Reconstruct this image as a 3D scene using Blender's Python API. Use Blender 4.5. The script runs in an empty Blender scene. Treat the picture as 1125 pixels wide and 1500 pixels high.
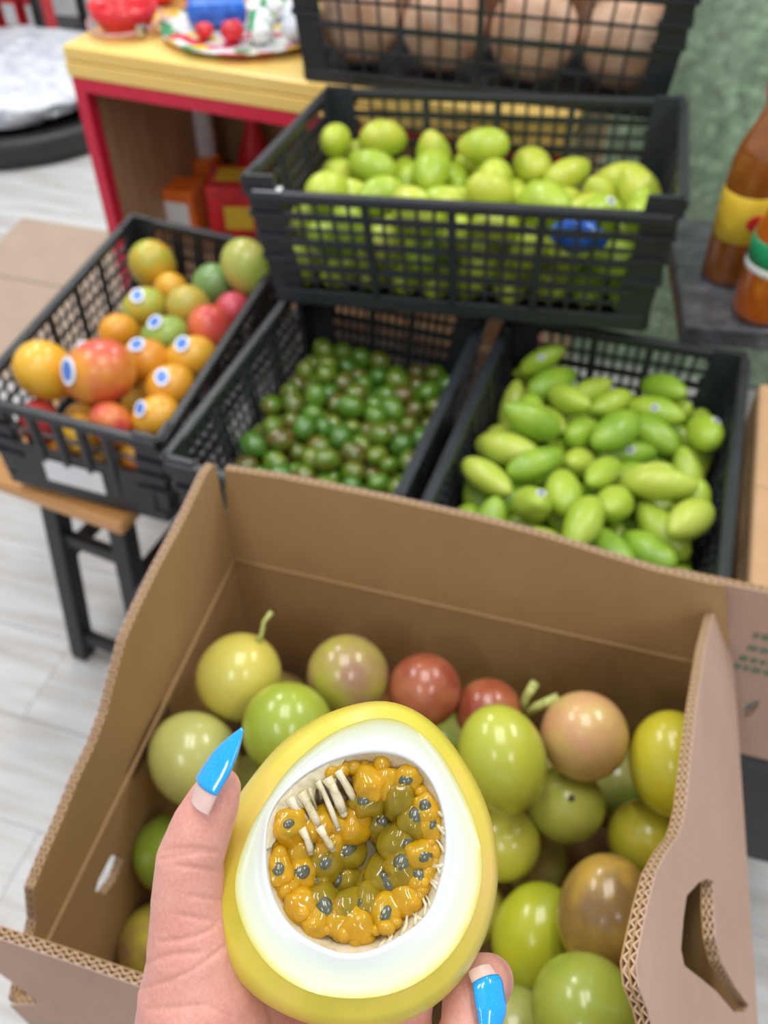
import bpy, bmesh, math, random
import numpy as np
from mathutils import Vector, Matrix, noise, geometry
S = bpy.context.scene
C = S.collection
R = math.radians
rnd = random.Random(7)

# ------------------------------------------------------------------ camera, world, lights, exposure
F = 1300.0; TH = R(46); CH = 1.52
ct, st = math.cos(TH), math.sin(TH)
cam = bpy.data.cameras.new('camera'); camo = bpy.data.objects.new('camera', cam); C.objects.link(camo)
camo.location = (0, 0, CH); camo.rotation_euler = (math.pi/2 - TH, 0, 0)
cam.sensor_fit = 'HORIZONTAL'; cam.sensor_width = 36; cam.lens = 36*F/1125; cam.clip_start = .01
cam.dof.use_dof = True; cam.dof.focus_distance = .255
cam.dof.aperture_fstop = (cam.lens/1000)/.0024
S.camera = camo
w = bpy.data.worlds.new('world'); S.world = w; w.use_nodes = True
w.node_tree.nodes['Background'].inputs[0].default_value = (.93, .96, 1, 1)
w.node_tree.nodes['Background'].inputs[1].default_value = .58
for i, (x, y) in enumerate([(-.22, .62), (.22, .62), (-1.6, 1.6), (1.5, 1.4), (-.9, 3.2), (.9, 3.2), (-.9, -1.3), (.9, -1.3)]):
    l = bpy.data.lights.new('ceiling_tube', 'AREA'); l.shape = 'RECTANGLE'
    l.size = .10; l.size_y = 1.2; l.energy = (10.5, 10.5, 22, 22, 30, 30, 14, 14)[i]; l.color = (1, .985, .96)
    o = bpy.data.objects.new('ceiling_tube_light', l); C.objects.link(o); o.location = (x, y, 2.9)
S.view_settings.view_transform = 'Standard'; S.view_settings.look = 'None'
S.view_settings.gamma = 1; S.view_settings.use_curve_mapping = False
S.view_settings.exposure = 0.08

def at(u, v, z=None, Y=None, d=None):
    a = (u-562.5)/F; b = (750-v)/F
    r = Vector((a, ct+b*st, -st+b*ct))
    t = (z-CH)/r.z if z is not None else (Y/r.y if Y is not None else d)
    return r*t + Vector((0, 0, CH))

# ------------------------------------------------------------------ materials
class NT:
    def __init__(s, name):
        s.m = bpy.data.materials.new(name); s.m.use_nodes = True
        s.t = s.m.node_tree; s.b = s.t.nodes['Principled BSDF']; s.out = s.t.nodes['Material Output']
    def n(s, typ, **k):
        nd = s.t.nodes.new('ShaderNode'+typ)
        for a, v in k.items():
            if a.startswith('i_'): nd.inputs[int(a[2:]) if a[2:].isdigit() else a[2:].replace('_', ' ')].default_value = v
            else: setattr(nd, a, v)
        return nd
    def l(s, a, b): s.t.links.new(a, b)
    def set(s, **k):
        for a, v in k.items(): s.b.inputs[a.replace('_', ' ')].default_value = v
    def coord(s, kind='Object', scale=(1, 1, 1), rot=(0, 0, 0)):
        tc = s.n('TexCoord'); mp = s.n('Mapping'); s.l(tc.outputs[kind], mp.inputs[0])
        mp.inputs['Scale'].default_value = scale; mp.inputs['Rotation'].default_value = rot
        return mp.outputs[0]
    def noise(s, scale, vec=None, detail=4, rough=.6):
        nd = s.n('TexNoise'); nd.inputs['Scale'].default_value = scale; nd.inputs['Detail'].default_value = detail
        nd.inputs['Roughness'].default_value = rough
        if vec is not None: s.l(vec, nd.inputs['Vector'])
        return nd.outputs['Fac']
    def ramp(s, fac, *stops):
        r = s.n('ValToRGB'); e = r.color_ramp.elements
        while len(e) < len(stops): e.new(.5)
        for el, (p, c) in zip(e, stops): el.position = p; el.color = (*c, 1) if len(c) == 3 else c
        s.l(fac, r.inputs[0]); return r.outputs[0]
    def mix(s, fac, a, b, mode='MIX'):
        m = s.n('Mix', data_type='RGBA', blend_type=mode)
        for k, v in ((0, fac), (6, a), (7, b)):
            if hasattr(v, 'is_linked'): s.l(v, m.inputs[k])
            else: m.inputs[k].default_value = v if k == 0 else (*v, 1)
        return m.outputs[2]
    def bump(s, h, strength=.3, dist=.001):
        b = s.n('Bump'); b.inputs['Strength'].default_value = strength; b.inputs['Distance'].default_value = dist
        s.l(h, b.inputs['Height']); s.l(b.outputs[0], s.b.inputs['Normal'])
    def col(s, c): s.l(c, s.b.inputs['Base Color'])
    def sss(s, wgt, radius, scale):
        s.b.inputs['Subsurface Weight'].default_value = wgt
        s.b.inputs['Subsurface Radius'].default_value = radius; s.b.inputs['Subsurface Scale'].default_value = scale

def plain(name, c, rough=.5, metal=0, var=.12, scale=20, coat=0, bump=0):
    t = NT(name); t.set(Roughness=rough, Metallic=metal, Coat_Weight=coat)
    f = t.noise(scale, t.coord())
    lo = tuple(max(0, x*(1-var)) for x in c); hi = tuple(min(1, x*(1+var)) for x in c)
    t.col(t.ramp(f, (.3, lo), (.7, hi)))
    if bump: t.bump(f, bump)
    return t.m

def m_fruit(name, rough=.25, spots=.5, blot=3.0, sss=.12, coat=.25, spotcol=(.12, .09, .02)):
    # skin whose two colours belong to the fruit itself (object colour + col2)
    t = NT(name); oi = t.n('ObjectInfo'); at2 = t.n('Attribute', attribute_type='OBJECT', attribute_name='col2')
    v = t.coord(); add = t.n('VectorMath', operation='ADD'); t.l(v, add.inputs[0])
    sc = t.n('VectorMath', operation='SCALE'); cmb = t.n('CombineXYZ', i_0=37., i_1=11., i_2=5.)
    t.l(cmb.outputs[0], sc.inputs[0]); t.l(oi.outputs['Random'], sc.inputs['Scale']); t.l(sc.outputs[0], add.inputs[1])
    f = t.noise(blot, add.outputs[0], 3, .5)
    f2 = t.ramp(f, (.36, (0, 0, 0)), (.66, (1, 1, 1)))
    base = t.mix(f2, oi.outputs['Color'], at2.outputs['Color'])
    sp = t.noise(blot*22, add.outputs[0], 5, .7)
    sp2 = t.ramp(sp, (.60, (0, 0, 0)), (.74, (spots, spots, spots)))
    t.col(t.mix(sp2, base, spotcol)); t.set(Roughness=rough, Coat_Weight=coat, Coat_Roughness=.12)
    t.sss(sss, (.8, .5, .15), .006)
    t.bump(t.noise(blot*30, add.outputs[0], 2), .06, .0006)
    return t.m

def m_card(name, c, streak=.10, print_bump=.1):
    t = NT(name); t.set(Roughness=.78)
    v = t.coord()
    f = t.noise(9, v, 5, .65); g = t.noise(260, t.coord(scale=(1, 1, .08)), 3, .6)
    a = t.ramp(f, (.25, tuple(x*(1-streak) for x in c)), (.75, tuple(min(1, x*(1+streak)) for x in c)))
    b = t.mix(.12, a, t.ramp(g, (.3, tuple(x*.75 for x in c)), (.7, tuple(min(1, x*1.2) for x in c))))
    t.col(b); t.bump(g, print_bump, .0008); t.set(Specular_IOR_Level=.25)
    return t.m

M = {}
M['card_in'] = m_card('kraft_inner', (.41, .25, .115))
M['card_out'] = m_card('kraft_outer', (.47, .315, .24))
M['card_edge'] = m_card('kraft_edge', (.56, .40, .27))
M['card_b'] = m_card('kraft_pale', (.50, .31, .17))
M['card_floor'] = m_card('kraft_floor', (.44, .34, .26))
M['crate'] = plain('black_crate_plastic', (.016, .019, .024), .42, var=.25, scale=30)
M['black'] = plain('black_paint', (.018, .018, .02), .45, var=.2)
M['passion'] = m_fruit('passion_fruit_skin', .24, .4, 1.1, .10, .3)
M['mangoskin'] = m_fruit('ripe_mango_skin', .32, .25, .8, .10, .2, (.25, .12, .02))
M['greenmango'] = m_fruit('green_mango_skin', .38, .35, 1.1, .08, .12, (.10, .09, .02))
M['jocote'] = m_fruit('small_fruit_skin', .16, .35, .9, .10, .5, (.08, .05, .02))
M['coconut'] = m_fruit('coconut_husk', .85, .5, 1.6, 0, 0, (.12, .06, .03))
M['stem'] = plain('fruit_stem', (.42, .45, .13), .6, scale=200, var=.4)
M['blossom'] = plain('blossom_end', (.10, .07, .03), .7, scale=300)
M['stickblue'] = plain('sticker_blue', (.07, .20, .72), .35, scale=350, var=.7)
M['stickwhite'] = plain('sticker_white', (.82, .85, .92), .4, var=.03)
M['stickdark'] = plain('sticker_dark', (.10, .12, .17), .4, scale=400, var=.6)
t = NT('blue_gel_polish'); t.set(Roughness=.16, Coat_Weight=.7, Coat_Roughness=.05)
t.col(t.ramp(t.noise(1500, t.coord(), 2), (.60, (.004, .33, .87)), (.78, (.05, .50, .95)))); M['bluenail'] = t.m
M['nailbare'] = plain('bare_nail', (.72, .50, .45), .25, var=.06, scale=300, coat=.3)
t = NT('skin'); v = t.coord()
f = t.noise(45, v, 4, .6); g = t.noise(900, v, 4, .6)
c1 = t.ramp(f, (.25, (.58, .22, .185)), (.52, (.66, .30, .245)), (.8, (.71, .37, .31)))
t.col(t.mix(.15, c1, t.ramp(g, (.35, (.55, .26, .20)), (.65, (.86, .60, .50))))); t.set(Roughness=.48, Specular_IOR_Level=.4)
t.sss(.22, (1, .35, .2), .004); t.bump(t.mix(.6, g, t.noise(300, v, 5, .7)), .35, .0006); M['skin'] = t.m
# rind of the held fruit
t = NT('yellow_rind'); v = t.coord(); f = t.noise(40, v, 3, .5); g = t.noise(420, v, 5, .75)
c1 = t.ramp(f, (.3, (.52, .47, .04)), (.5, (.64, .52, .06)), (.72, (.70, .50, .13)))
t.col(t.mix(t.ramp(g, (.62, (0, 0, 0)), (.74, (.55, .55, .55))), c1, (.36, .36, .05))); t.set(Roughness=.33, Coat_Weight=.2, Coat_Roughness=.2)
t.sss(.15, (.8, .6, .1), .005); t.bump(g, .12, .0005); M['rind'] = t.m
# cut flesh : attribute 't' runs 0 (rind) .. 1 (cavity)
t = NT('white_flesh'); a = t.n('Attribute', attribute_name='t'); f = t.noise(160, t.coord(), 4)
ad = t.n('Math', operation='MULTIPLY_ADD', i_1=.10, i_2=-.05); t.l(f, ad.inputs[0])
ad2 = t.n('Math', operation='ADD'); t.l(a.outputs['Fac'], ad2.inputs[0]); t.l(ad.outputs[0], ad2.inputs[1])
t.col(t.ramp(ad2.outputs[0], (.0, (.56, .51, .08)), (.07, (.60, .58, .24)), (.22, (.62, .65, .47)), (.62, (.60, .655, .585)), (1, (.62, .645, .66))))
t.set(Roughness=.30, Coat_Weight=.15); t.sss(.25, (.8, .8, .5), .004); t.bump(f, .12, .0006); M['flesh'] = t.m
t = NT('membrane'); f = t.noise(260, t.coord(scale=(1, 1, .4)), 5, .7)
t.col(t.ramp(f, (.3, (.48, .38, .17)), (.5, (.61, .54, .36)), (.75, (.68, .64, .54)))); t.set(Roughness=.35, Coat_Weight=.3)
t.sss(.2, (.8, .7, .5), .003); t.bump(f, .4, .001); M['membrane'] = t.m
t = NT('pulp_floor'); f = t.noise(150, t.coord(), 3)
t.col(t.ramp(f, (.3, (.30, .20, .01)), (.5, (.55, .34, .015)), (.72, (.75, .44, .02)))); t.set(Roughness=.2, Coat_Weight=.5); M['pulp'] = t.m
def m_aril(name, c, alpha):
    t = NT(name); t.set(Roughness=.12, Coat_Weight=.6, Coat_Roughness=.05)
    f = t.noise(220, t.coord('Object'), 2); oi = t.n('ObjectInfo')
    t.col(t.ramp(f, (.3, tuple(x*.75 for x in c)), (.7, c)))
    t.sss(.3, (.9, .5, .05), .003)
    tr = t.n('BsdfTransparent'); tr.inputs[0].default_value = (min(1, c[0]*1.25), min(1, c[1]*1.2), min(1, c[2]*2+.1), 1)
    mx = t.n('MixShader'); mx.inputs[0].default_value = alpha
    t.l(tr.outputs[0], mx.inputs[1]); t.l(t.b.outputs[0], mx.inputs[2]); t.l(mx.outputs[0], t.out.inputs[0])
    return t.m
M['aril_o'] = m_aril('orange_aril', (.82, .50, .014), .58)
M['aril_y'] = m_aril('yellow_aril', (.58, .44, .03), .42)
M['seed'] = plain('grey_seed', (.085, .09, .06), .2, coat=.6, scale=300, var=.5)
t = NT('juice'); t.set(Roughness=.04, Coat_Weight=1.); t.col(t.ramp(t.noise(120, t.coord(), 2), (.3, (.07, .06, .006)), (.7, (.17, .13, .012))))
t.bump(t.noise(260, t.coord(), 2), .25, .0015); M['juice'] = t.m
# room
t = NT('floor_plank'); oi = t.n('ObjectInfo'); v = t.coord(scale=(1.2, 14, 1))
add = t.n('VectorMath', operation='ADD'); sc = t.n('VectorMath', operation='SCALE'); cm = t.n('CombineXYZ', i_0=31., i_1=17., i_2=3.)
t.l(cm.outputs[0], sc.inputs[0]); t.l(oi.outputs['Random'], sc.inputs['Scale']); t.l(v, add.inputs[0]); t.l(sc.outputs[0], add.inputs[1])
f = t.noise(2.2, add.outputs[0], 6, .65)
t.col(t.ramp(f, (.25, (.38, .35, .33)), (.5, (.55, .54, .53)), (.72, (.67, .68, .70)))); t.set(Roughness=.38); M['plank'] = t.m
M['grout'] = plain('floor_joint', (.33, .32, .31), .8)
t = NT('leaf_print'); v = t.coord(); vo = t.n('TexVoronoi', i_Scale=34.); t.l(v, vo.inputs['Vector'])
f = t.noise(22, v, 6, .75); f2 = t.noise(2.5, v, 3)
c1 = t.ramp(f, (.36, (.14, .20, .13)), (.46, (.26, .46, .26)), (.56, (.48, .74, .48)), (.68, (.74, .84, .70)))
c2 = t.mix(.5, c1, t.ramp(vo.outputs['Distance'], (.1, (.55, .76, .52)), (.6, (.20, .26, .19))))
t.col(t.mix(t.ramp(f2, (.4, (0, 0, 0)), (.65, (.35, .35, .35))), c2, (.30, .30, .28))); t.set(Roughness=.7); M['greenwall'] = t.m
t = NT('yellow_counter'); f = t.noise(3, t.coord(scale=(2, 25, 25)), 5); t.set(Roughness=.32)
t.col(t.ramp(f, (.3, (.82, .55, .14)), (.7, (.90, .65, .22)))); M['yellow'] = t.m
M['red'] = plain('red_trim', (.60, .012, .045), .4, var=.06)
t = NT('shelf_wood'); f = t.noise(4, t.coord(scale=(12, 12, 1)), 5); t.set(Roughness=.5)
t.col(t.ramp(f, (.3, (.33, .19, .10)), (.7, (.46, .29, .16)))); M['shelf'] = t.m
t = NT('stool_wood'); f = t.noise(6, t.coord(scale=(1, 14, 14)), 5); t.set(Roughness=.35, Coat_Weight=.3)
t.col(t.ramp(f, (.3, (.50, .22, .06)), (.7, (.70, .36, .12)))); M['stoolwood'] = t.m
t = NT('dark_stone'); f = t.noise(26, t.coord(), 8, .75); t.set(Roughness=.3)
t.col(t.ramp(f, (.35, (.035, .035, .04)), (.55, (.10, .10, .115)), (.75, (.24, .23, .26)))); M['stone'] = t.m
M['paper'] = plain('white_paper', (.80, .82, .84), .6, var=.04)
M['redpack'] = plain('red_pack', (.66, .02, .03), .3, var=.3, scale=30)
M['orangepack'] = plain('orange_pack', (.80, .17, .02), .3, var=.2)
M['yellowpack'] = plain('yellow_print', (.85, .58, .05), .35, var=.1)
M['greenpack'] = plain('green_print', (.02, .30, .13), .35, var=.15)
M['greenink'] = plain('green_ink', (.14, .20, .13), .8)
M['bluepack'] = plain('blue_film', (.02, .14, .62), .25, var=.4, scale=60, coat=.3)
t = NT('clear_rim'); t.set(Roughness=.15, Base_Color=(.8, .5, .5, 1), Transmission_Weight=.4); M['clear'] = t.m
t = NT('white_film'); f = t.noise(14, t.coord(), 6, .7); t.set(Roughness=.22)
t.col(t.ramp(f, (.3, (.45, .46, .58)), (.5, (.74, .78, .84)), (.7, (.88, .90, .93)))); t.bump(f, .6, .02); M['film'] = t.m
t = NT('sweets'); vo = t.n('TexVoronoi', i_Scale=32.); t.l(t.coord(), vo.inputs['Vector'])
sep = t.n('SeparateColor'); t.l(vo.outputs['Color'], sep.inputs[0])
r_ = t.ramp(sep.outputs[0], (0, (.8, .82, .84)), (.3, (.7, .03, .06)), (.46, (.75, .8, .78)), (.62, (.05, .35, .15)), (.74, (.85, .85, .85)), (.88, (.85, .65, .05)))
[n for n in t.t.nodes if n.type == 'VALTORGB'][-1].color_ramp.interpolation = 'CONSTANT'
t.col(r_); t.set(Roughness=.25); M['sweets'] = t.m
def m_sauce(name, c):
    t = NT(name); t.set(Roughness=.12, Coat_Weight=.8, Coat_Roughness=.04); f = t.noise(60, t.coord(), 4)
    t.col(t.ramp(f, (.3, tuple(x*.7 for x in c)), (.7, c))); t.sss(.2, (.9, .3, .05), .01); return t.m
M['sauce1'] = m_sauce('amber_sauce', (.32, .10, .015)); M['sauce2'] = m_sauce('orange_sauce', (.55, .13, .012))
M['steel'] = plain('brushed_steel', (.5, .5, .52), .3, metal=1)

# ------------------------------------------------------------------ builders
def link(o, parent=None):
    C.objects.link(o)
    if parent is not None: o.parent = parent
    return o
def mesh_obj(name, verts, faces, mat, parent=None, smooth=False):
    me = bpy.data.meshes.new(name); me.from_pydata([tuple(v) for v in verts], [], faces); me.update()
    if mat: me.materials.append(M[mat] if isinstance(mat, str) else mat)
    if smooth: me.shade_smooth()
    return link(bpy.data.objects.new(name, me), parent)
class MB:
    def __init__(s): s.v = []; s.f = []
    def add(s, vs, fs):
        k = len(s.v); s.v += [Vector(v) for v in vs]; s.f += [tuple(i+k for i in f) for f in fs]; return s
    def hexa(s, p):     # 8 corners: bottom 4 ccw, top 4 ccw
        return s.add(p, [(3, 2, 1, 0), (4, 5, 6, 7), (0, 1, 5, 4), (1, 2, 6, 5), (2, 3, 7, 6), (3, 0, 4, 7)])
    def box(s, x0, x1, y0, y1, z0, z1, m=None):
        p = [Vector(q) for q in ((x0, y0, z0), (x1, y0, z0), (x1, y1, z0), (x0, y1, z0), (x0, y0, z1), (x1, y0, z1), (x1, y1, z1), (x0, y1, z1))]
        if m is not None: p = [m @ q for q in p]
        return s.hexa(p)
    def bar(s, a, b, wx, wy, up=(0, 0, 1)):   # rectangular bar from a to b
        a = Vector(a); b = Vector(b); d = (b-a).normalized(); u = Vector(up)
        sx = d.cross(u)
        if sx.length < 1e-4: sx = d.cross(Vector((1, 0, 0)))
        sx.normalize(); sy = sx.cross(d).normalized()
        q = [(-1, -1), (1, -1), (1, 1), (-1, 1)]
        return s.hexa([a+sx*i*wx/2+sy*j*wy/2 for i, j in q]+[b+sx*i*wx/2+sy*j*wy/2 for i, j in q])
    def tube(s, pts, rad, n=10, cap=True):
        pts = [Vector(p) for p in pts]; rad = rad if hasattr(rad, '__len__') else [rad]*len(pts)
        rings = []; ref = None
        for i, p in enumerate(pts):
            d = (pts[min(i+1, len(pts)-1)]-pts[max(i-1, 0)]).normalized()
            if ref is None: ref = d.orthogonal().normalized()
            ref = (ref-d*ref.dot(d)).normalized(); b = d.cross(ref)
            rings.append([p+(ref*math.cos(a)+b*math.sin(a))*rad[i] for a in (2*math.pi*k/n for k in range(n))])
        vs = [v for r in rings for v in r]
        fs = [(i*n+k, i*n+(k+1) % n, (i+1)*n+(k+1) % n, (i+1)*n+k) for i in range(len(rings)-1) for k in range(n)]
        if cap: fs += [tuple(range(n-1, -1, -1)), tuple((len(rings)-1)*n+k for k in range(n))]
        return s.add(vs, fs)
    def lathe(s, prof, n=32, m=None):          # prof: (r, z)
        vs = []; fs = []
        for r, z in prof:
            for k in range(n):
                a = 2*math.pi*k/n; q = Vector((r*math.cos(a), r*math.sin(a), z)); vs.append(m @ q if m is not None else q)
        L = len(prof)
        fs = [(i*n+k, i*n+(k+1) % n, (i+1)*n+(k+1) % n, (i+1)*n+k) for i in range(L-1) for k in range(n)]
        fs += [tuple(range(n-1, -1, -1)), tuple((L-1)*n+k for k in range(n))]
        return s.add(vs, fs)
    def ball(s, c, rx, ry=None, rz=None, n=16, m=16, rotm=None, fn=None):
        ry = ry or rx; rz = rz or rx; c = Vector(c); vs = []; fs = []
        for i in range(m+1):
            ph = math.pi*i/m
            for k in range(n):
                a = 2*math.pi*k/n; q = Vector((math.sin(ph)*math.cos(a), math.sin(ph)*math.sin(a), math.cos(ph)))
                if fn: q = fn(q)
                q = Vector((q.x*rx, q.y*ry, q.z*rz))
                if rotm is not None: q = rotm @ q
                vs.append(c+q)
        fs = [(i*n+k, (i+1)*n+k, (i+1)*n+(k+1) % n, i*n+(k+1) % n) for i in range(m) for k in range(n)]
        return s.add(vs, fs)
    def build(s, name, mat, parent=None, smooth=False, bevel=0):
        o = mesh_obj(name, s.v, s.f, mat, parent, smooth)
        bm = bmesh.new(); bm.from_mesh(o.data); bmesh.ops.remove_doubles(bm, verts=bm.verts, dist=1e-6)
        bmesh.ops.recalc_face_normals(bm, faces=bm.faces); bm.to_mesh(o.data); bm.free()
        if smooth: o.data.shade_smooth()
        if bevel:
            b = o.modifiers.new('bevel', 'BEVEL'); b.width = bevel; b.segments = 2; b.limit_method = 'ANGLE'
        return o
def empty(name, loc=(0, 0, 0), rz=0, parent=None):
    o = bpy.data.objects.new(name, None); o.location = loc; o.rotation_euler = (0, 0, rz); o.empty_display_size = .05
    return link(o, parent)
def tag(o, label, cat, group=None):
    o['label'] = label; o['category'] = cat
    if group: o['group'] = group
    return o
def struct(o): o['kind'] = 'structure'; return o
def stuff(o): o['kind'] = 'stuff'; return o
def colour(o, c1, c2): o.color = (*c1, 1); o['col2'] = [float(x) for x in c2]; return o

# ------------------------------------------------------------------ the setting
YAW = R(-17)
fl = struct(MB().box(-4.5, 3.5, -1.5, 7.5, -.06, -.006).build('floor', 'grout'))
pm = None
rz = Matrix.Rotation(YAW, 4, 'Z')
PW, PL = .19, 1.25
for j in range(-14, 34):
    off = (j*.437) % 1*PL
    for i in range(-4, 4):
        c = rz @ Vector((i*PL+off, j*PW, 0))
        if not (-3.4 < c.x < 1.9 and -.6 < c.y < 6.2) or (c.x > .9 and c.y > 1.2): continue
        if pm is None:
            o = MB().box(-PL/2+.0007, PL/2-.0007, -PW/2+.0007, PW/2-.0007, -.006, 0).build('plank', 'plank', fl); pm = o.data
        else: o = link(bpy.data.objects.new('plank', pm), fl)
        o.location = c; o.rotation_euler = (0, 0, YAW)
wl = struct(MB().box(0, 2.2, 0, .06, 0, 2.4).build('wall_back', 'greenwall'))
wl.location = (.47, 2.10, 0); wl.rotation_euler = (0, 0, R(-16))
wf = struct(MB().box(-4.2, 2.8, 6.9, 7.0, 0, 2.6).build('wall_far', 'paper'))

# ------------------------------------------------------------------ crates
def frame(o, pos, yaw, tx, ty, D, H):
    o.rotation_mode = 'YXZ'; o.rotation_euler = (tx, ty, yaw)
    m = (Matrix.Rotation(yaw, 3, 'Z') @ Matrix.Rotation(tx, 3, 'X') @ Matrix.Rotation(ty, 3, 'Y'))
    o.location = Vector(pos) + m @ Vector((0, D/2, -H)); return o
def make_crate(name, W, D, H, cells=(4, 3), fine=5, rows=6, tap=.022, solid=None, bw_=.005, dip=0.):
    # local frame: base centre at the origin, rim at z=H
    root = empty(name)
    def P(sx, sy, z, inset=0.):     # wall line at height z
        k = tap*(1-z/H)
        return Vector((sx*(W/2-k-inset), sy*(D/2-k-inset), z))
    def bar(mb, a, b, w, dpt, nrm): mb.bar(a, b, w, dpt, nrm)
    walls = {'front': ((-1, -1), (1, -1)), 'back': ((1, 1), (-1, 1)), 'left': ((-1, 1), (-1, -1)), 'right': ((1, -1), (1, 1))}
    for wn, (A, B) in walls.items():
        nrm = Vector((A[0]+B[0], A[1]+B[1], 0)).normalized()
        nc = cells[0] if wn in ('front', 'back') else cells[1]
        def Q(s, z, a=A, b=B): return P(*a, z).lerp(P(*b, z), s)
        lat = MB(); post = .05/(W if wn in ('front', 'back') else D)
        dp = dip if wn == 'front' else 0.; z0, z1 = .022, H-.016-dp
        zl = z0 if solid is None or wn != 'front' else z0+solid
        for c in range(nc):
            s0 = post+(1-2*post)*c/nc; s1 = post+(1-2*post)*(c+1)/nc
            for k in range(1, fine if (solid is None or wn != 'front') else 2):
                s = s0+(s1-s0)*k/fine; lat.bar(Q(s, zl), Q(s, z1), bw_, .003, nrm)
        for r in range(1, rows if (solid is None or wn != 'front') else 2):
            z = zl+(z1-zl)*r/(rows if (solid is None or wn != 'front') else 2)
            thick = bw_*2 if r % 2 == 0 else bw_
            lat.bar(Q(post*.6, z), Q(1-post*.6, z), .0045, thick, (0, 0, 1))
        stuff(lat.build('lattice_panel', 'crate', root))
        for c in range(1, nc):
            s = post+(1-2*post)*c/nc
            MB().bar(Q(s, z0), Q(s, z1), .011, .009, nrm).build('rib', 'crate', root, bevel=.001)
        if zl > z0:
            MB().bar(Q(post*.5, (z0+zl)/2), Q(1-post*.5, (z0+zl)/2), .004, zl-z0, (0, 0, 1)).build('solid_panel', 'crate', root)
        MB().bar(Q(.01, H-.008-dp), Q(.99, H-.008-dp), .016, .016, (0, 0, 1)).build('rim_rail', 'crate', root, bevel=.004)
        MB().bar(Q(.01, .012), Q(.99, .012), .008, .024, (0, 0, 1)).build('bottom_rail', 'crate', root, bevel=.002)
    for sx in (-1, 1):
        for sy in (-1, 1):
            mb = MB(); e = .046
            for ax in (0, 1):
                pb, pt = P(sx, sy, 0), P(sx, sy, H+.004)
                d = Vector((-sx*e, 0, 0)) if ax == 0 else Vector((0, -sy*e, 0)); n_ = Vector((0, -sy*.009, 0)) if ax == 0 else Vector((-sx*.009, 0, 0))
                mb.hexa([pb, pb+d, pb+d+n_, pb+n_, pt, pt+d, pt+d+n_, pt+n_])
            mb.build('corner_post', 'crate', root, bevel=.0015)
            lip = MB()
            for q in range(4):
                z = H-.02-q*.034; p = P(sx, sy, z)
                lip.box(min(p.x, p.x-sx*.05), max(p.x, p.x-sx*.05), min(p.y, p.y+sy*.005), max(p.y, p.y+sy*.005), z-.004, z+.004); lip.box(min(p.x, p.x+sx*.005), max(p.x, p.x+sx*.005), min(p.y, p.y-sy*.05), max(p.y, p.y-sy*.05), z-.004, z+.004)
            lip.build('corner_fins', 'crate', root)
    fb = MB(); k = tap
    fb.box(-W/2+k, W/2-k, -D/2+k, D/2-k, 0, .006)
    fb.build('base', 'crate', root)
    return root

upper = frame(make_crate('plastic_crate', .60, .418, .20, (4, 3), 5, 7, dip=.018), (.09, 1.135, .967), R(-14.2), R(-4), R(-3.6), .418, .20)
tag(upper, 'black lattice crate of yellow-green mangoes stacked on top of two other crates', 'crate')
mango = frame(make_crate('plastic_crate', .357, .48, .18, (3, 4), 5, 6), (.210, .684, .746), R(-19.2), R(-1.5), R(-1.5), .48, .18)
tag(mango, 'black crate of long green mangoes beside the closed brown carton', 'crate')
joc = frame(make_crate('plastic_crate', .315, .48, .18, (3, 4), 5, 6), (-.142, .804, .734), R(-19.2), 0, 0, .48, .18)
tag(joc, 'black crate of small shiny green and brown fruits', 'crate')
pap = frame(make_crate('plastic_crate', .315, .552, .20, (5, 5), 4, 6, solid=.085, tap=.010, bw_=.004), (-.490, 1.045, .645), R(-15.7), R(2.2), R(4.5), .552, .20)
tag(pap, 'black crate of orange and red mangoes standing on the wooden stool', 'crate')
MB().box(-.065, .04, -.2745, -.2725, .036, .086).build('paper_label', 'paper', pap)['label'] = 'white paper label'
coco = frame(make_crate('plastic_crate', .68, .42, .24, (2, 2), 8, 5), (.157, 1.593, 1.138), R(-15.7), 0, 0, .42, .24)
tag(coco, 'black crate of brown coconuts standing on the yellow counter', 'crate')
MB().box(-.285, -.245, -.212, -.196, .1825, .184).build('paper_tag', 'paper', upper)

# ------------------------------------------------------------------ fruit meshes
def fruit_mesh(name, mat, fn, n=24, m=16):
    o = MB().ball((0, 0, 0), 1, n=n, m=m, fn=fn).build(name, mat, None, True); me = o.data
    bpy.data.objects.remove(o); return me
def f_passion(q):
    k = 1+.012*noise.noise(q*1.7); return Vector((q.x*k*.955, q.y*k*.955, q.z*(1.06 if q.z > 0 else 1.03)))
def f_mango(q):            # long axis z, beak towards -z
    z = q.z; k = .66+.05*z-.08*max(0, -z)**2
    return Vector((q.x*k+.10*max(0, -z)**2, q.y*k*.92, z))
def f_ripe(q):
    z = q.z; k = .90+.06*z; return Vector((q.x*k+.06*max(0, -z), q.y*k*.93, z*1.06))
def f_joc(q): return Vector((q.x*.86, q.y*.86, q.z*1.04))
ME = {'passion': fruit_mesh('passion_fruit', 'passion', f_passion, 32, 22), 'gm': fruit_mesh('green_mango', 'greenmango', f_mango, 20, 16),
      'ripe': fruit_mesh('ripe_mango', 'mangoskin', f_ripe, 24, 18), 'joc': fruit_mesh('small_fruit', 'jocote', f_joc, 16, 12),
      'coco': fruit_mesh('coconut', 'coconut', lambda q: q*(1+.03*noise.noise(q*2.3)), 24, 16)}
def q_axis(d): return Vector(d).normalized().to_track_quat('Z', 'Y')
def fruit(kind, name, loc, r, axis, c1, c2, roll=0):
    o = link(bpy.data.objects.new(name, ME[kind])); o.location = loc; o.scale = (r, r, r)
    o.rotation_mode = 'QUATERNION'; o.rotation_quaternion = q_axis(axis) @ Matrix.Rotation(roll, 3, 'Z').to_quaternion()
    return colour(o, c1, c2)
def disc_mesh():
    o = MB().lathe([(1, 0), (1, .05), (.0001, .05)], 20).build('tmp', None); me = o.data; bpy.data.objects.remove(o); return me
DISC = disc_mesh()
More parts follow.
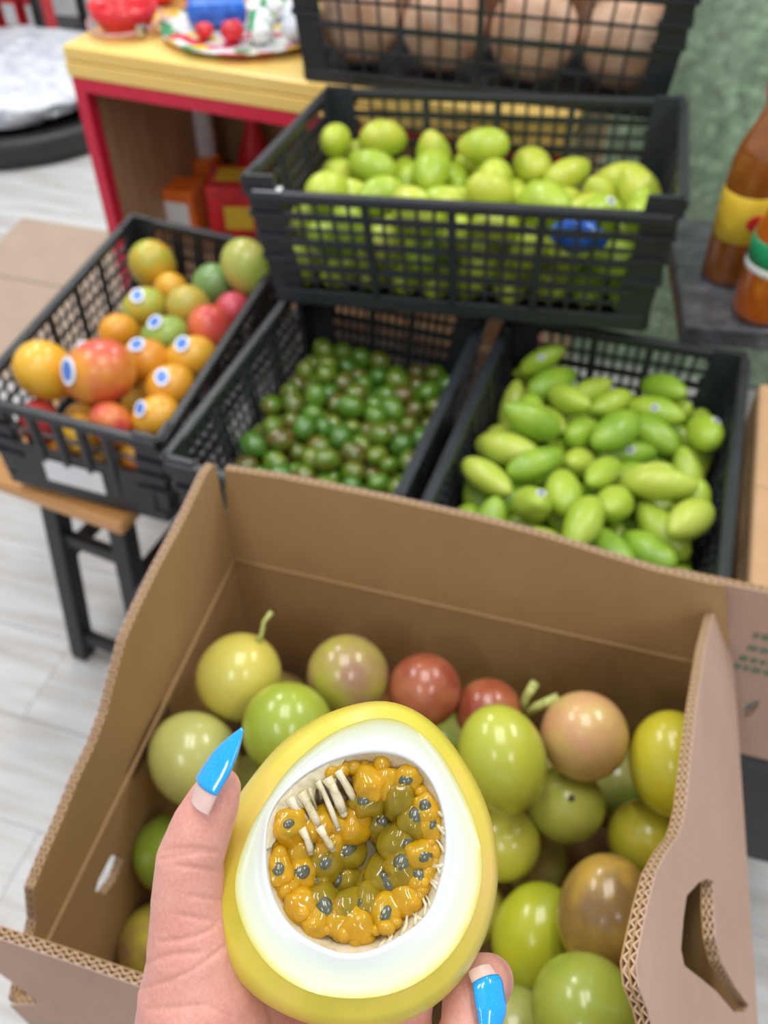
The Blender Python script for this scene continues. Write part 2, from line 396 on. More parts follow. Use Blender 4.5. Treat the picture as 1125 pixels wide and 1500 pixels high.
def sticker(parent, direction, r, size, ink='stickblue'):
    # disc lying on the fruit's skin (parent-local units: radius ~1)
    d = Vector(direction).normalized()
    for nm, mt, s, h in (('sticker', 'stickwhite', size, 0), ('sticker_print', ink, size*.72, .012)):
        me = DISC.copy(); me.materials.clear(); me.materials.append(M[mt])
        o = link(bpy.data.objects.new(nm, me), parent); o.location = d*(r+h-.03); o.scale = (s, s*.8, 1.1)
        o.rotation_mode = 'QUATERNION'; o.rotation_quaternion = q_axis(d)
        if nm == 'sticker': o['label'] = 'oval blue and white fruit sticker' if ink == 'stickblue' else 'small dark-printed fruit sticker'

# loose packing of rods (two end points each) in a tapered crate
def pack(n, W, D, z0, L, r, seed, steps=170, htop=.5, tap=.02, H=.2):
    g = np.random.default_rng(seed)
    r = r*(1+.10*g.standard_normal(n).clip(-1.5, 1.5)); L = L*(1+.10*g.standard_normal(n).clip(-1.5, 1.5))
    c = np.stack([g.uniform(-W/2+.03, W/2-.03, n), g.uniform(-D/2+.03, D/2-.03, n), z0+g.uniform(.02, htop, n)], 1)
    th = g.uniform(0, 2*np.pi, n); el = g.normal(0, .3, n)
    d = np.stack([np.cos(th)*np.cos(el), np.sin(th)*np.cos(el), np.sin(el)], 1)
    P = np.stack([c-d*L[:, None]/2, c+d*L[:, None]/2], 1); T = np.array([0, .5, 1.]); idx = np.repeat(np.arange(n), 3)
    rr = np.repeat(r, 3)*np.tile([.92, 1, .86], n)
    for it in range(steps):
        P[:, :, 2] -= .0035 if it < steps-45 else .0006
        for sub in range(2):
            Q = (P[:, 0, None]*(1-T)[None, :, None]+P[:, 1, None]*T[None, :, None]).reshape(-1, 3)
            df = Q[:, None]-Q[None]; ds = np.sqrt((df**2).sum(-1))+1e-9
            ov = (rr[:, None]+rr[None]-ds); ov[idx[:, None] == idx[None]] = 0; ov = np.maximum(ov, 0)
            push = np.clip((df/ds[..., None]*ov[..., None]).sum(1)*.35, -.008, .008)
            # bounds
            k = tap*(1-np.clip(Q[:, 2]/H, 0, 1))+.009
            for ax, B in ((0, W/2), (1, D/2)):
                hi = Q[:, ax]+rr-(B-k); lo = -(B-k)-(Q[:, ax]-rr)
                push[:, ax] += -np.maximum(hi, 0)+np.maximum(lo, 0)
            push[:, 2] += np.maximum(z0+rr-Q[:, 2], 0)
            pp = push.reshape(n, 3, 3)
            P[:, 0] += pp[:, 0]*.8+pp[:, 1]*.5; P[:, 1] += pp[:, 2]*.8+pp[:, 1]*.5
            m = P.mean(1); dd = P[:, 1]-P[:, 0]; dd /= np.linalg.norm(dd, axis=1)[:, None]+1e-9
            P[:, 0] = m-dd*L[:, None]/2; P[:, 1] = m+dd*L[:, None]/2
    return P.mean(1), P[:, 1]-P[:, 0], (L/2+r*.9)*.965, r*.965
def fill(root, kind, name, n, W, D, L, r, seed, pal, label, cat, group, H, htop, stick=0, names=None):
    bpy.context.view_layer.update()
    c, d, half, rr = pack(n, W, D, .008, L, r, seed, htop=htop, H=H)
    m = root.matrix_world.copy(); m3 = m.to_3x3(); k = 0
    for i in range(n):
        if c[i, 2] > H+.05: continue
        pi_ = rnd.randrange(len(pal)); p = pal[pi_]
        o = fruit(kind, name, m @ Vector(c[i]), half[i], m3 @ Vector(d[i]), p[0], p[1], rnd.uniform(0, 6.28))
        if kind == 'gm':
            s = rr[i]/half[i]/.66; o.scale = (half[i]*s, half[i]*s, half[i])
        lb = label.replace('@', names[pi_]) if names else label
        tag(o, lb, cat, group)
        if stick and c[i, 2] > H*.62 and rnd.random() < stick:
            loc = o.rotation_quaternion.inverted() @ Vector((rnd.uniform(-.4, .4), -.55, .8)); loc.z *= .4
            dd = loc.normalized(); rad = 1/math.sqrt((dd.x/.66)**2+(dd.y/.62)**2+dd.z**2)
            sticker(o, dd, rad, .16, 'stickdark'); o['label'] = lb+' with a small sticker'
GM = [((0.410, 0.517, 0.033), (0.497, 0.572, 0.055)), ((0.313, 0.451, 0.028), (0.389, 0.517, 0.039)), ((0.518, 0.572, 0.066), (0.432, 0.506, 0.039)), ((0.367, 0.495, 0.033), (0.540, 0.572, 0.066))]
GN_ = ['plain lime', 'dark lime', 'pale yellow', 'yellow-flushed green']
GM2 = [((0.259, 0.418, 0.028), (0.356, 0.495, 0.039)), ((0.389, 0.506, 0.055), (0.313, 0.451, 0.033)), ((0.194, 0.352, 0.028), (0.292, 0.440, 0.033)), ((0.464, 0.539, 0.077), (0.389, 0.495, 0.050))]
GN2_ = ['mid-', 'light ', 'deep ', 'pale yellowish ']
fill(upper, 'gm', 'green_mango', 106, .60, .418, .034, .0300, 3, GM, '@ mango heaped in the crate stacked upon others', 'mango', 'yellow-green mangoes in the stacked crate', .20, .55, .12, GN_)
fill(mango, 'gm', 'green_mango', 128, .357, .48, .050, .0238, 5, GM2, 'long @green mango heaped in the crate beside the closed carton', 'mango', 'long green mangoes in the lower crate', .18, .6, .07, GN2_)
JN_ = ['green', 'green with a brown blush', 'brown', 'yellow-green', 'deep green']
JC = [((0.075, 0.187, 0.014), (0.120, 0.245, 0.021)), ((0.098, 0.216, 0.014), (0.150, 0.115, 0.014)), ((0.120, 0.079, 0.014), (0.090, 0.158, 0.014)), ((0.180, 0.230, 0.021), (0.090, 0.187, 0.014)), ((0.060, 0.158, 0.017), (0.075, 0.202, 0.021))]  # fruit hues, darkened evenly so the upper crate's shade is in the colour
fill(joc, 'joc', 'small_green_fruit', 285, .315, .48, .011, .0166, 8, JC, 'small shiny round fruit, @, in the dark low crate', 'fruit', 'small shiny fruits in the crate', .18, .42, 0, JN_)

# blue film caught behind the front lattice of the upper crate
bl = MB(); bl.ball((0, 0, 0), .036, .010, .022, 20, 14, fn=lambda q: q*(1+.35*noise.noise(q*2.6)))
o = bl.build('plastic_bag', 'bluepack', None, True); bpy.context.view_layer.update()
o.matrix_world = upper.matrix_world @ Matrix.Translation((.172, -.186, .134))
tag(o, 'crumpled blue plastic film behind the lattice of the upper mango crate', 'plastic bag')

# ripe mangoes: px, py, height, radius, colours, sticker
OR, YE, RE, GR, LG = (.72, .33, .025), (.78, .46, .04), (.62, .07, .06), (.16, .30, .07), (.36, .48, .07)
ripe = [(68, 553, .617, .0485, YE, (.80, .42, .03), 0, 'large plain golden-yellow mango at the label end of the crate'),
        (155, 572, .630, .052, RE, OR, (-.55, -.50, .40), 'large red and orange mango with a sticker, at the label end'),
        (262, 366, .600, .046, OR, LG, 0, 'orange and green mango at the far end of the mango crate'),
        (360, 398, .640, .047, LG, (.50, .45, .12), 0, 'pale green mango against the upper crate'),
        (312, 424, .595, .040, GR, (.20, .34, .12), 0, 'dull dark green mango beside the pale green one'),
        (245, 420, .590, .033, OR, YE, 0, 'small plain orange mango behind the stickered mangoes'),
        (212, 455, .600, .036, (.62, .42, .05), LG, (-.1, -.35, .9), 'olive and yellow mango with a sticker facing up'),
        (282, 458, .605, .040, (.66, .42, .05), (.45, .42, .08), 0, 'yellow and olive mango in the middle of the crate'),
        (172, 497, .605, .035, OR, (.70, .30, .02), 0, 'plain orange mango next to the lattice side of the crate'),
        (243, 498, .610, .038, LG, GR, (-.3, -.2, .95), 'green mango with a sticker amid orange ones'),
        (322, 492, .610, .040, RE, (.70, .16, .05), 0, 'plain rosy red mango by the rim next to the upper crate'),
        (358, 470, .585, .036, RE, (.55, .05, .10), 0, 'crimson mango under the pale green one'),
        (140, 527, .590, .034, (.64, .36, .05), OR, (-.15, -.3, .95), 'amber mango with a sticker beside the red mango'),
        (212, 535, .612, .038, OR, (.72, .26, .03), (-.1, -.1, .98), 'orange mango with a sticker on its crown amid the heap'),
        (283, 537, .612, .038, OR, YE, (-.25, -.25, .95), 'orange mango with a sticker beside the crate rim'),
        (250, 574, .608, .036, OR, (.74, .36, .03), (-.15, -.45, .88), 'orange mango with a round sticker near the front corner'),
        (180, 622, .590, .036, RE, OR, 0, 'red and orange mango under the large red one'),
        (230, 612, .600, .034, OR, (.75, .38, .03), (-.55, -.35, .75), 'small orange mango with a sticker in the front corner of the crate'),
        (128, 640, .560, .034, YE, OR, 0, None), (60, 620, .555, .034, RE, (.5, .04, .05), 0, None), (190, 672, .545, .034, YE, RE, 0, None)]
pts = [at(u, v, z=z) for u, v, z, *_ in ripe]
extra = []
bpy.context.view_layer.update(); pmx = pap.matrix_world.copy(); inv = pmx.inverted()
loc = [inv @ p+Vector((0, 0, .008)) for p in pts]; rad = [r_[3]*1.1 for r_ in ripe]
for iy in range(7):
    for ix in range(3):
        loc.append(Vector((-.075+.075*ix, -.215+.0715*iy, .045))); rad.append(.034)
fixed = len(pts)
for it in range(160):
    for i in range(len(loc)):
        for j in range(i):
            d = loc[i]-loc[j]; o_ = (rad[i]+rad[j])*.93-d.length
            if o_ > 0:
                d = d.normalized()*o_*.5; a, b = (.25, 1.) if j >= fixed or i >= fixed else (.5, .5)
                if i >= fixed and j < fixed: loc[i] += d*1.; loc[j] -= d*.25
                else: loc[i] += d*.5; loc[j] -= d*.5
    for i, p in enumerate(loc):
        k = .016*(1-min(1, max(0, p.z/.2)))+.008+rad[i]*.88*(1 if p.z < .18 else .7)
        p.x = min(max(p.x, -.1575+k), .1575-k); p.y = min(max(p.y, -.276+k), .276-k); p.z = max(p.z, .008+rad[i]*.93)
for i, p in enumerate(loc):
    if i < fixed: u, v, z, r, c1, c2, stk, lab = ripe[i]; r = rad[i]
    else: r, stk, lab = .034, 0, None; c1, c2 = rnd.choice([(OR, RE), (RE, YE), (YE, OR)])
    o = fruit('ripe', 'ripe_mango', pmx @ p, r, (rnd.uniform(-.5, .5), rnd.uniform(-.5, .5), rnd.uniform(.3, 1)) if stk == 0 else (.9, .2, .1), c1, c2, rnd.uniform(0, 6))
    tag(o, lab or 'orange, red or yellow mango in the bottom layer of the mango crate', 'mango', 'mangoes in the crate on the stool' if lab else 'bottom layer of ripe mangoes')
    if stk:
        d = o.rotation_quaternion.inverted() @ Vector(stk).normalized()
        rr = 1/math.sqrt((d.x/.90)**2+(d.y/.84)**2+(d.z/1.06)**2); sticker(o, d, rr, .40)

# coconuts
bpy.context.view_layer.update(); cm_ = coco.matrix_world.copy()
for i, (x, y, z, r) in enumerate([(-.235, -.10, .086, .076), (-.08, -.10, .084, .075), (.078, -.10, .086, .077), (.238, -.098, .088, .078), (-.16, .07, .09, .078), (0, .075, .09, .076), (.16, .075, .095, .08),
                                 (-.005, -.05, .200, .064), (.15, -.03, .215, .066), (-.16, -.03, .205, .066)]):
    o = fruit('coco', 'coconut', cm_ @ Vector((x, y, z)), r, (rnd.uniform(-1, 1), rnd.uniform(-1, 1), .8), (.50, .28, .17), (.66, .45, .32), i)
    tag(o, 'brown husked coconut lying on top of the others in its crate' if i > 6 else ('brown husked coconut behind the lattice front of the crate' if i < 4 else 'brown husked coconut in the rear row of the crate'), 'coconut', 'coconuts in the crate')

# ------------------------------------------------------------------ the open carton
TK = .0065
def sheet(name, loops, origin, ex, ey, en, mats, parent, t=TK, edges=(), pitch=.0065, amp=None):
    """corrugated board: two liners, a middle liner and fluting that shows at cut edges; loops are in (x,y) of the plane"""
    tri = geometry.tessellate_polygon([[Vector((x, y, 0)) for x, y in lp] for lp in loops])
    flat = [p for lp in loops for p in lp]
    W = lambda p, h: origin+ex*p[0]+ey*p[1]+en*h
    li = .0006; res = None
    for k, (h0, mt, nm) in enumerate(((-t/2, mats[0], 'outer_liner'), (t/2-li, mats[1], 'inner_liner'), (-li/2, mats[2], 'middle_liner'))):
        v = [W(p, h0) for p in flat]+[W(p, h0+li) for p in flat]; n = len(flat)
        f = [tuple(x) for x in tri]+[tuple(i+n for i in x) for x in tri]; s = 0
        for lp in loops:
            m = len(lp); f += [(s+i, s+(i+1) % m, n+s+(i+1) % m, n+s+i) for i in range(m)]; s += m
        mb = MB(); mb.add(v, f); o = mb.build(name if k == 0 else nm, mt, parent if k == 0 else res)
        if k == 0: res = o
    mb = MB()
    for e in edges:
        # e: polyline of (x,y), board lies on its left
        acc = 0; samples = []
        for a, b in zip(e[:-1], e[1:]):
            a = Vector(a); b = Vector(b); L = (b-a).length
            if L < 1e-6: continue
            d = (b-a)/L; s = -acc
            while s < L:
                if s >= 0: samples.append((a+d*s, Vector((-d.y, d.x))))
                s += pitch/2
            acc = (L-(s-pitch/2)) if s > 0 else acc+L
            acc = pitch/2-(s-L)
        for lo, hi in ((-t/2+li, -li/2), (li/2, t/2-li)):
            vs = []
            for i, (p, nn) in enumerate(samples):
                h = lo if i % 2 else hi
                q = p+nn*.0004; r2 = p+nn*.010
                th = .00045
                vs += [W(q, h-th), W(q, h+th), W(r2, h-th), W(r2, h+th)]
            fs = []
            for i in range(len(samples)-1):
                a = 4*i; b = a+4
                fs += [(a, b, b+1, a+1), (a+1, b+1, b+3, a+3), (a, a+2, b+2, b)]
            mb.add(vs, fs)
    if mb.v: stuff(mb.build('fluting', 'card_edge', res))
    return res
FZ = .92; BZ = .60
BL, BR, FLc, FRc = Vector((-.136, .524, FZ)), Vector((.278, .406, FZ)), Vector((-.228, .163, FZ)), Vector((.199, .042, FZ))
Z = Vector((0, 0, 1))
box = empty('carton', ((BL+BR+FLc+FRc)/4).xy.to_3d()+Z*BZ)
bpy.context.view_layer.update()
class Off:      # children are given in world coordinates
    pass
def to_local(o, root):
    for ch in [o]: ch.matrix_parent_inverse = root.matrix_world.inverted()
def plane_px(u, v, o, n):
    a = (u-562.5)/F; b = (750-v)/F; r = Vector((a, ct+b*st, -st+b*ct)); c0 = Vector((0, 0, CH))
    return c0+r*((o-c0).dot(n)/r.dot(n))
def panel(name, A, B, lean, outline_px=None, outline=None, holes_px=(), holes=(), mats=('card_out', 'card_in', 'card_in'), zlen=.1, edge_from=0, edge_to=None):
    """A->B runs along the fold with the inside of the carton on the left; flap stands up from it, lean>0 tips inward"""
    ex = (B-A).normalized(); inn = Z.cross(ex).normalized()
    ey = (Z*math.cos(lean)+inn*math.sin(lean)); en = ex.cross(ey)*-1
    if en.dot(inn) < 0: en = -en
    loc = lambda u, v: ((plane_px(u, v, A, en)-A).dot(ex), (plane_px(u, v, A, en)-A).dot(ey))
    L = (B-A).length
    top = outline if outline is not None else [loc(*p) for p in outline_px]
    loop = [(0, 0), (L, 0)]+top
    hs = [[loc(*p) for p in h] for h in holes_px]+list(holes)
    edges = [[(L, 0)]+top+[(0, 0)]]+[h+[h[0]] for h in hs]
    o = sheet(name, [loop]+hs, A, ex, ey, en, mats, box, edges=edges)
    to_local(o, box); return o
# walls under the folds (A->B with the inside on the left: front wall runs left to right)
def wall(name, A, B, holes=(), hpx=()):
    ex = (B-A).normalized(); L = (B-A).length; hgt = FZ-BZ; inn = Z.cross(ex)
    A0 = A.copy(); A0.z = BZ
    loc = lambda u, v: ((plane_px(u, v, A0, inn)-A0).dot(ex), (plane_px(u, v, A0, inn)-A0).dot(Z))
    hs = [[loc(*p) for p in h] for h in hpx]+list(holes)
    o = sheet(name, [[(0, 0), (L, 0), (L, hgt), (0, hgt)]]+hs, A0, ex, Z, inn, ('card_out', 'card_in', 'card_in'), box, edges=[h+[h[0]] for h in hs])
    to_local(o, box); return o
wall('front_wall', FLc, FRc); wall('right_wall', FRc, BR); wall('back_wall', BR, BL)
wall('left_wall', BL, FLc, hpx=[[(244, 1030), (230, 1026), (208, 1065), (182, 1120), (178, 1137), (192, 1138), (222, 1090), (244, 1048)],
                               [(172, 1248), (157, 1252), (138, 1288), (134, 1304), (147, 1308), (164, 1286), (174, 1258)]])
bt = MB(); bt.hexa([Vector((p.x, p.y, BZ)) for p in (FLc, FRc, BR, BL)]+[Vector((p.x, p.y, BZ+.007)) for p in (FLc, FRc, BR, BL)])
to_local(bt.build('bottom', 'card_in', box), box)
panel('back_flap', BR, BL, R(-3), outline_px=[(331, 684), (420, 698), (560, 726), (700, 757), (800, 783), (880, 808), (960, 832), (1040, 850), (1062, 853), (1064, 880)])
panel('left_flap', BL, FLc, R(0), outline_px=[(309, 678), (298, 690), (262, 765), (226, 832), (196, 893), (178, 935), (163, 990), (150, 1042), (133, 1088), (106, 1145), (84, 1200), (62, 1250), (42, 1300), (46, 1345)][::-1])
rf = panel('right_flap', FRc, BR, R(27), outline_px=[(1046, 868), (1026, 950), (1012, 1040), (1002, 1120), (996, 1180), (990, 1208), (984, 1226), (966, 1250), (950, 1280), (938, 1325), (928, 1370), (920, 1410), (924, 1445), (938, 1480), (948, 1520)],
           holes_px=[[(1014, 1293), (1026, 1287), (1036, 1291), (1036, 1330), (1039, 1375), (1048, 1410), (1068, 1445), (1088, 1472), (1084, 1482), (1066, 1482), (1040, 1452), (1018, 1434), (992, 1414), (987, 1390), (991, 1345), (996, 1312)]])
Lf = (FRc-FLc).length
panel('front_flap', FLc, FRc, R(6), outline=[(Lf*.93, .045), (Lf*.86, .062), (Lf*.6, .060), (Lf*.45, .066), (Lf*.30, .100), (.06, .103), (.0, .104), (-.012, .10), (-.008, .07), (.012, .045), (.028, .022)])
for A, B, o_ in ((BR, BL, .0030), (BL, FLc, .0034), (FRc, BR, .0034)):
    n_ = Z.cross((B-A).normalized())
    for dz, rr in ((0, .0020), (-.032 if A is BR else -.006, .0008)):
        to_local(MB().tube([A.lerp(B, k/12)+n_*(o_-.0004)+Z*(dz+.0015*math.sin(k*1.7)*(dz < -.02)) for k in range(13)], rr, 8).build('fold_crease', 'card_in', box, True), box)
tag(box, 'open brown corrugated carton of passion fruits with raised flaps', 'carton')

# ------------------------------------------------------------------ passion fruits in the carton
YL, YG, GN, OL, BRN, RB, PK = (.60, .51, .09), (.46, .47, .05), (.26, .36, .05), (.45, .45, .14), (.33, .19, .06), (.31, .07, .035), (.66, .36, .18)
# px, py, width in px, real radius, c1, c2, label
PF = [(350, 992, 130, YL, (.60, .56, .12), 'pale yellow passion fruit with a dry stem in the carton corner', 'p'),
      (422, 1068, 140, (.34, .41, .04), (.29, .37, .04), 'bright glossy green passion fruit beside the pale yellow one with a stem', 0),
      (285, 1112, 136, OL, (.50, .50, .14), 'dull yellow-olive passion fruit by the slotted carton wall', 0),
      (512, 990, 124, (.33, .18, .11), (.38, .37, .05), 'mottled olive and brown passion fruit against the back wall', 0),
      (627, 1014, 112, (.27, .055, .03), (.40, .13, .06), 'brick-red passion fruit against the back wall', 0),
      (712, 1050, 104, RB, (.42, .15, .06), 'reddish passion fruit half hidden under a twig', 0),
      (732, 1102, 138, YG, (.42, .47, .05), 'bright lime-yellow passion fruit beneath the twigs', 0),
      (868, 1086, 134, PK, (.64, .50, .16), 'peach-pink passion fruit near the back wall', 0),
      (972, 1116, 136, (.62, .56, .03), (.58, .54, .05), 'upright bright yellow passion fruit under the folded-in flap', 0),
      (820, 1182, 116, (.44, .50, .08), (.52, .53, .10), 'lime-yellow passion fruit showing its dark blossom end', 'b'),
      (946, 1228, 116, (.62, .57, .04), (.60, .54, .06), 'yellow passion fruit lying below the upright yellow one', 0),
      (742, 1240, 112, (.55, .54, .06), (.58, .55, .08), 'yellow passion fruit peeking past the cut fruit, upper', 0),
      (885, 1338, 148, (.25, .15, .05), (.56, .35, .06), 'mottled brown and amber passion fruit beside the hand-hole flap', 0),
      (768, 1368, 136, (.50, .53, .03), (.42, .48, .03), 'glossy yellow-green passion fruit next to the brown mottled one', 0),
      (700, 1325, 120, (.66, .56, .12), (.62, .54, .08), 'pale yellow passion fruit right behind the cut fruit', 0),
      (856, 1480, 164, (.32, .40, .05), (.38, .43, .06), 'large green passion fruit by the front of the carton', 0),
      (945, 1462, 120, (.40, .50, .03), (.36, .46, .03), 'green passion fruit squeezed beneath the hand-hole flap', 0),
      (222, 1242, 120, (.20, .28, .03), (.25, .33, .03), 'dark green passion fruit by the small wall slot', 0),
      (205, 1378, 122, (.28, .15, .08), (.52, .46, .05), 'brown passion fruit with a yellow edge in the front corner', 0),
      (742, 1470, 118, (.40, .26, .08), (.46, .32, .10), 'tan-brown passion fruit beside the curled little finger', 0)]
cl, rl = [], []
for u, v, wpx, *_ in PF:
    r = .0350; d = min(.70, r*2*F/wpx); cl.append(at(u, v, d=d)); rl.append(wpx*d/F/2)
nf = len(PF)
for iy in range(4):
    for ix in range(5):
        a = FLc.lerp(FRc, .12+.19*ix); b = BL.lerp(BR, .12+.19*ix); p = a.lerp(b, .13+.245*iy)
        cl.append(Vector((p.x+rnd.uniform(-.01, .01), p.y+rnd.uniform(-.01, .01), .775+rnd.uniform(-.012, .012)))); rl.append(.036)
sides = []
for A, B in ((FLc, FRc), (FRc, BR), (BR, BL), (BL, FLc)):
    sides.append((A, Z.cross((B-A).normalized())))
for it in range(200):
    for i in range(len(cl)):
        for j in range(i):
            d = cl[i]-cl[j]; o_ = (rl[i]+rl[j])*.965-d.length
            if o_ > 0:
                d = d.normalized()*o_
                if i >= nf and j < nf: cl[i] += d*.97+Vector((0, 0, -.15*o_)); cl[j] -= d*.03
                else: cl[i] += d*.5; cl[j] -= d*.5
    for i, p in enumerate(cl):
        for A, n_ in sides:
            k = rl[i]*(.8 if i < nf else 1)+.004-(p-A).dot(n_)
            if k > 0: cl[i] = p = p+n_*k
for i, p in enumerate(cl):
    if i < nf: u, v, wpx, c1, c2, lab, ex_ = PF[i]
    else: c1, c2, nm_ = rnd.choice([(BRN, RB, 'brown'), (OL, BRN, 'olive and brown'), (GN, OL, 'green'), (YL, OL, 'yellow')]); lab = nm_+' passion fruit in the shaded lower layer of the carton'; ex_ = 0
    ax = Vector((rnd.uniform(-.6, .6), rnd.uniform(-.5, .5), .8))
    if ex_ == 'b': ax = (Vector((0, 0, CH))-p).normalized()+Vector((.12, .1, .12))
    o = fruit('passion', 'passion_fruit', p, rl[i], ax, c1, c2, rnd.uniform(0, 6))
    if i in (6, 8, 12, 13):
        o.rotation_quaternion = q_axis(Vector((.08*(i-9), st, ct))); o.scale = (rl[i]*.97, rl[i]*.97, rl[i]*1.09)
    tag(o, lab, 'passion fruit', 'passion fruits in the carton' if i < nf else 'lower layer of passion fruits')
    if i < nf:
        if ex_ == 'b':
            e = MB().ball((0, 0, 1.05), .10, .09, .03, 10, 6, fn=lambda q: q*(1+.4*noise.noise(q*3))).build('blossom_end', 'blossom', o, True)
        elif ex_ == 'p':
            q = o.rotation_quaternion.inverted()
            pts_ = [q @ Vector(v_) for v_ in ((.45, .35, .80), (.58, .45, 1.05), (.63, .62, 1.25), (.80, .75, 1.42))]
            MB().tube(pts_, [.09, .05, .05, .06], 8).build('stem', 'stem', o, True)
# loose twigs
o = MB().tube([at(766, 1042, d=.70), at(770, 1022, d=.695), at(784, 1000, d=.69)], [.0030, .0034, .0040], 8).build('twig', 'stem', None, True)
tag(o, 'short green twig standing up among the passion fruits', 'twig')
o = MB().tube([at(772, 1046, d=.70), at(788, 1034, d=.69), at(818, 1022, d=.685)], [.0032, .0036, .0042], 8).build('twig', 'blossom', None, True)
o.data.materials[0] = M['stem']
tag(o, 'thicker twig lying flat towards the peach-pink passion fruit', 'twig')

# ------------------------------------------------------------------ furniture
def rot_box(name, mat, c, yaw, x0, x1, y0, y1, z0, z1, parent=None, bevel=0):
    m = Matrix.Translation(Vector(c)) @ Matrix.Rotation(yaw, 4, 'Z')
    o = MB().box(x0, x1, y0, y1, z0, z1).build(name, mat, parent, bevel=bevel)
    if parent is None: o.matrix_world = m
    return o
# stool under the ripe mangoes
stl = empty('stool', (-.47, 1.22, 0), R(-24))
MB().box(-.225, .108, -.176, .20, .405, .436).build('seat', 'stoolwood', stl, bevel=.008)
legs = {}
for sx in (-1, 1):
    for sy in (-1, 1):
        x0 = -.06 if sx < 0 else .085
        a = Vector((x0, sy*.150, .405)); b = Vector((x0+sx*.012, sy*.205, 0)); legs[sx, sy] = (a, b)
        MB().bar(a, b, .036, .036, (0, 1, 0)).build('leg', 'black', stl, bevel=.004)
def L_(k, t): return legs[k][0].lerp(legs[k][1], t)
for a, b, t in (((-1, -1), (1, -1), .20), ((-1, 1), (1, 1), .20), ((-1, -1), (-1, 1), .34), ((1, -1), (1, 1), .34), ((-1, -1), (1, -1), .85), ((-1, 1), (1, 1), .85)):
    MB().bar(L_(a, t), L_(b, t), .02, .026, (0, 0, 1)).build('stretcher', 'black', stl, bevel=.002)
tag(stl, 'low wooden-topped black stool holding the ripe mango crate', 'stool')
# stool under the carton
s2 = empty('stool', (.02, .29, 0), R(-16))
MB().box(-.16, .16, -.14, .14, .565, BZ-.001).build('seat', 'stoolwood', s2, bevel=.008)
for sx in (-1, 1):
    for sy in (-1, 1): MB().bar((sx*.12, sy*.10, .565), (sx*.135, sy*.12, 0), .034, .034, (0, 1, 0)).build('leg', 'black', s2, bevel=.003)
tag(s2, 'stool hidden under the open carton', 'stool')
# low bench under the crates
bn = empty('bench', (.12, .94, 0), R(-18))
MB().box(-.40, .50, -.30, .20, .505, .548).build('top', 'black', bn, bevel=.004)
for x in (-.34, .44):
    for y in (-.24, .15): MB().bar((x, y, .515), (x, y, 0), .045, .045, (0, 1, 0)).build('leg', 'black', bn)
tag(bn, 'low black bench under the fruit crates', 'bench')
# closed pale carton next to the long green mangoes
cb = empty('carton', (.615, .755, .561), R(-18))
MB().box(-.155, .16, -.20, .22, 0, .178).build('body', 'card_b', cb, bevel=.006)
MB().box(-.153, .158, -.001, .001, .178, .1795).build('flap_seam', 'card_edge', cb)
tag(cb, 'closed light brown carton beside the long green mangoes', 'carton')
# printed flat carton standing behind the open one, on a black tote
tote = empty('storage_tote', (.47, .415, 0), R(-16))
MB().box(-.13, .22, -.04, .04, .57, .778).build('body', 'black', tote, bevel=.006)
MB().box(-.14, .23, -.046, .046, .755, .776).build('lid', 'crate', tote, bevel=.004)
for x in (-.10, .19): MB().bar((x, 0, .57), (x, 0, 0), .04, .08, (0, 1, 0)).build('leg', 'black', tote)
tag(tote, 'black plastic tote under the printed cardboard', 'tote')
bpy.context.view_layer.update()
A = Vector((.222, .440, .780)); ex = Vector((math.cos(R(-16)), math.sin(R(-16)), 0)); inn = Z.cross(ex)
loc = lambda u, v: ((plane_px(u, v, A, inn)-A).dot(ex), (plane_px(u, v, A, inn)-A).z)
slot = [loc(*p) for p in ((1086, 1040), (1092, 1030), (1104, 1022), (1112, 1022), (1110, 1032), (1100, 1044), (1090, 1048))]
zt = loc(1090, 857)[1]
ps = sheet('cardboard_sheet', [[(.03, 0), (.36, 0), (.36, zt), (.0, zt), (.0, .16), (.03, .13)], slot], A, ex, Z, inn, ('card_out', 'card_in', 'card_in'), None, edges=[[(.36, zt), (.0, zt)], slot+[slot[0]]])
ink = MB()
for r_i, (v0, u0) in enumerate(((925, 1104), (943, 1096), (958, 1084), (970, 1076))):
    x, y = loc(u0, v0)
    for k in range(9):
        wd = .004+.003*((k*7+r_i*3) % 4)/3
        ink.add([A+ex*(x+dx)+Z*(y+dz)-inn*(TK/2+dn) for dx, dz, dn in ((0, -.0035, .0001), (wd, -.0035, .0001), (wd, .0035, .0001), (0, .0035, .0001), (0, -.0035, .0006), (wd, -.0035, .0006), (wd, .0035, .0006), (0, .0035, .0006))],
                [(0, 1, 2, 3), (4, 5, 6, 7), (0, 1, 5, 4), (1, 2, 6, 5), (2, 3, 7, 6), (3, 0, 4, 7)])
        x += wd+.0025
ink.build('green_print', 'greenink', ps)
tag(ps, 'upright brown cardboard with faded green print and an oval slot', 'cardboard')
# counter with the sauces
ctr = empty('side_counter', (.80, 1.265, 0), R(-8))
MB().box(-.325, .5, -.175, .165, .715, .75).build('top', 'stone', ctr, bevel=.004)
MB().box(-.05, .48, -.05, .15, 0, .715).build('cabinet', 'black', ctr)
tag(ctr, 'dark stone-topped side counter holding the sauce bottles', 'counter')
def bottle(name, p, prof, liq, label, bands, cap):
    o = empty(name, p)
    MB().lathe(prof, 36).build('body', liq, o, True)
    for z0, z1, mt, r, nm in bands: MB().lathe([(r-.001, z0), (r, z0+.001), (r, z1-.001), (r-.001, z1)], 36).build(nm, mt, o, True)
    h = prof[-1][1]; MB().lathe([(.019, h-.004), (.020, h), (.020, h+.026), (.018, h+.028)], 24).build('cap', cap, o, True)
    return tag(o, label, 'bottle')
pr1 = [(.030, 0), (.038, .003), (.040, .012), (.040, .16), (.039, .19), (.034, .215), (.024, .240), (.017, .262), (.016, .285)]
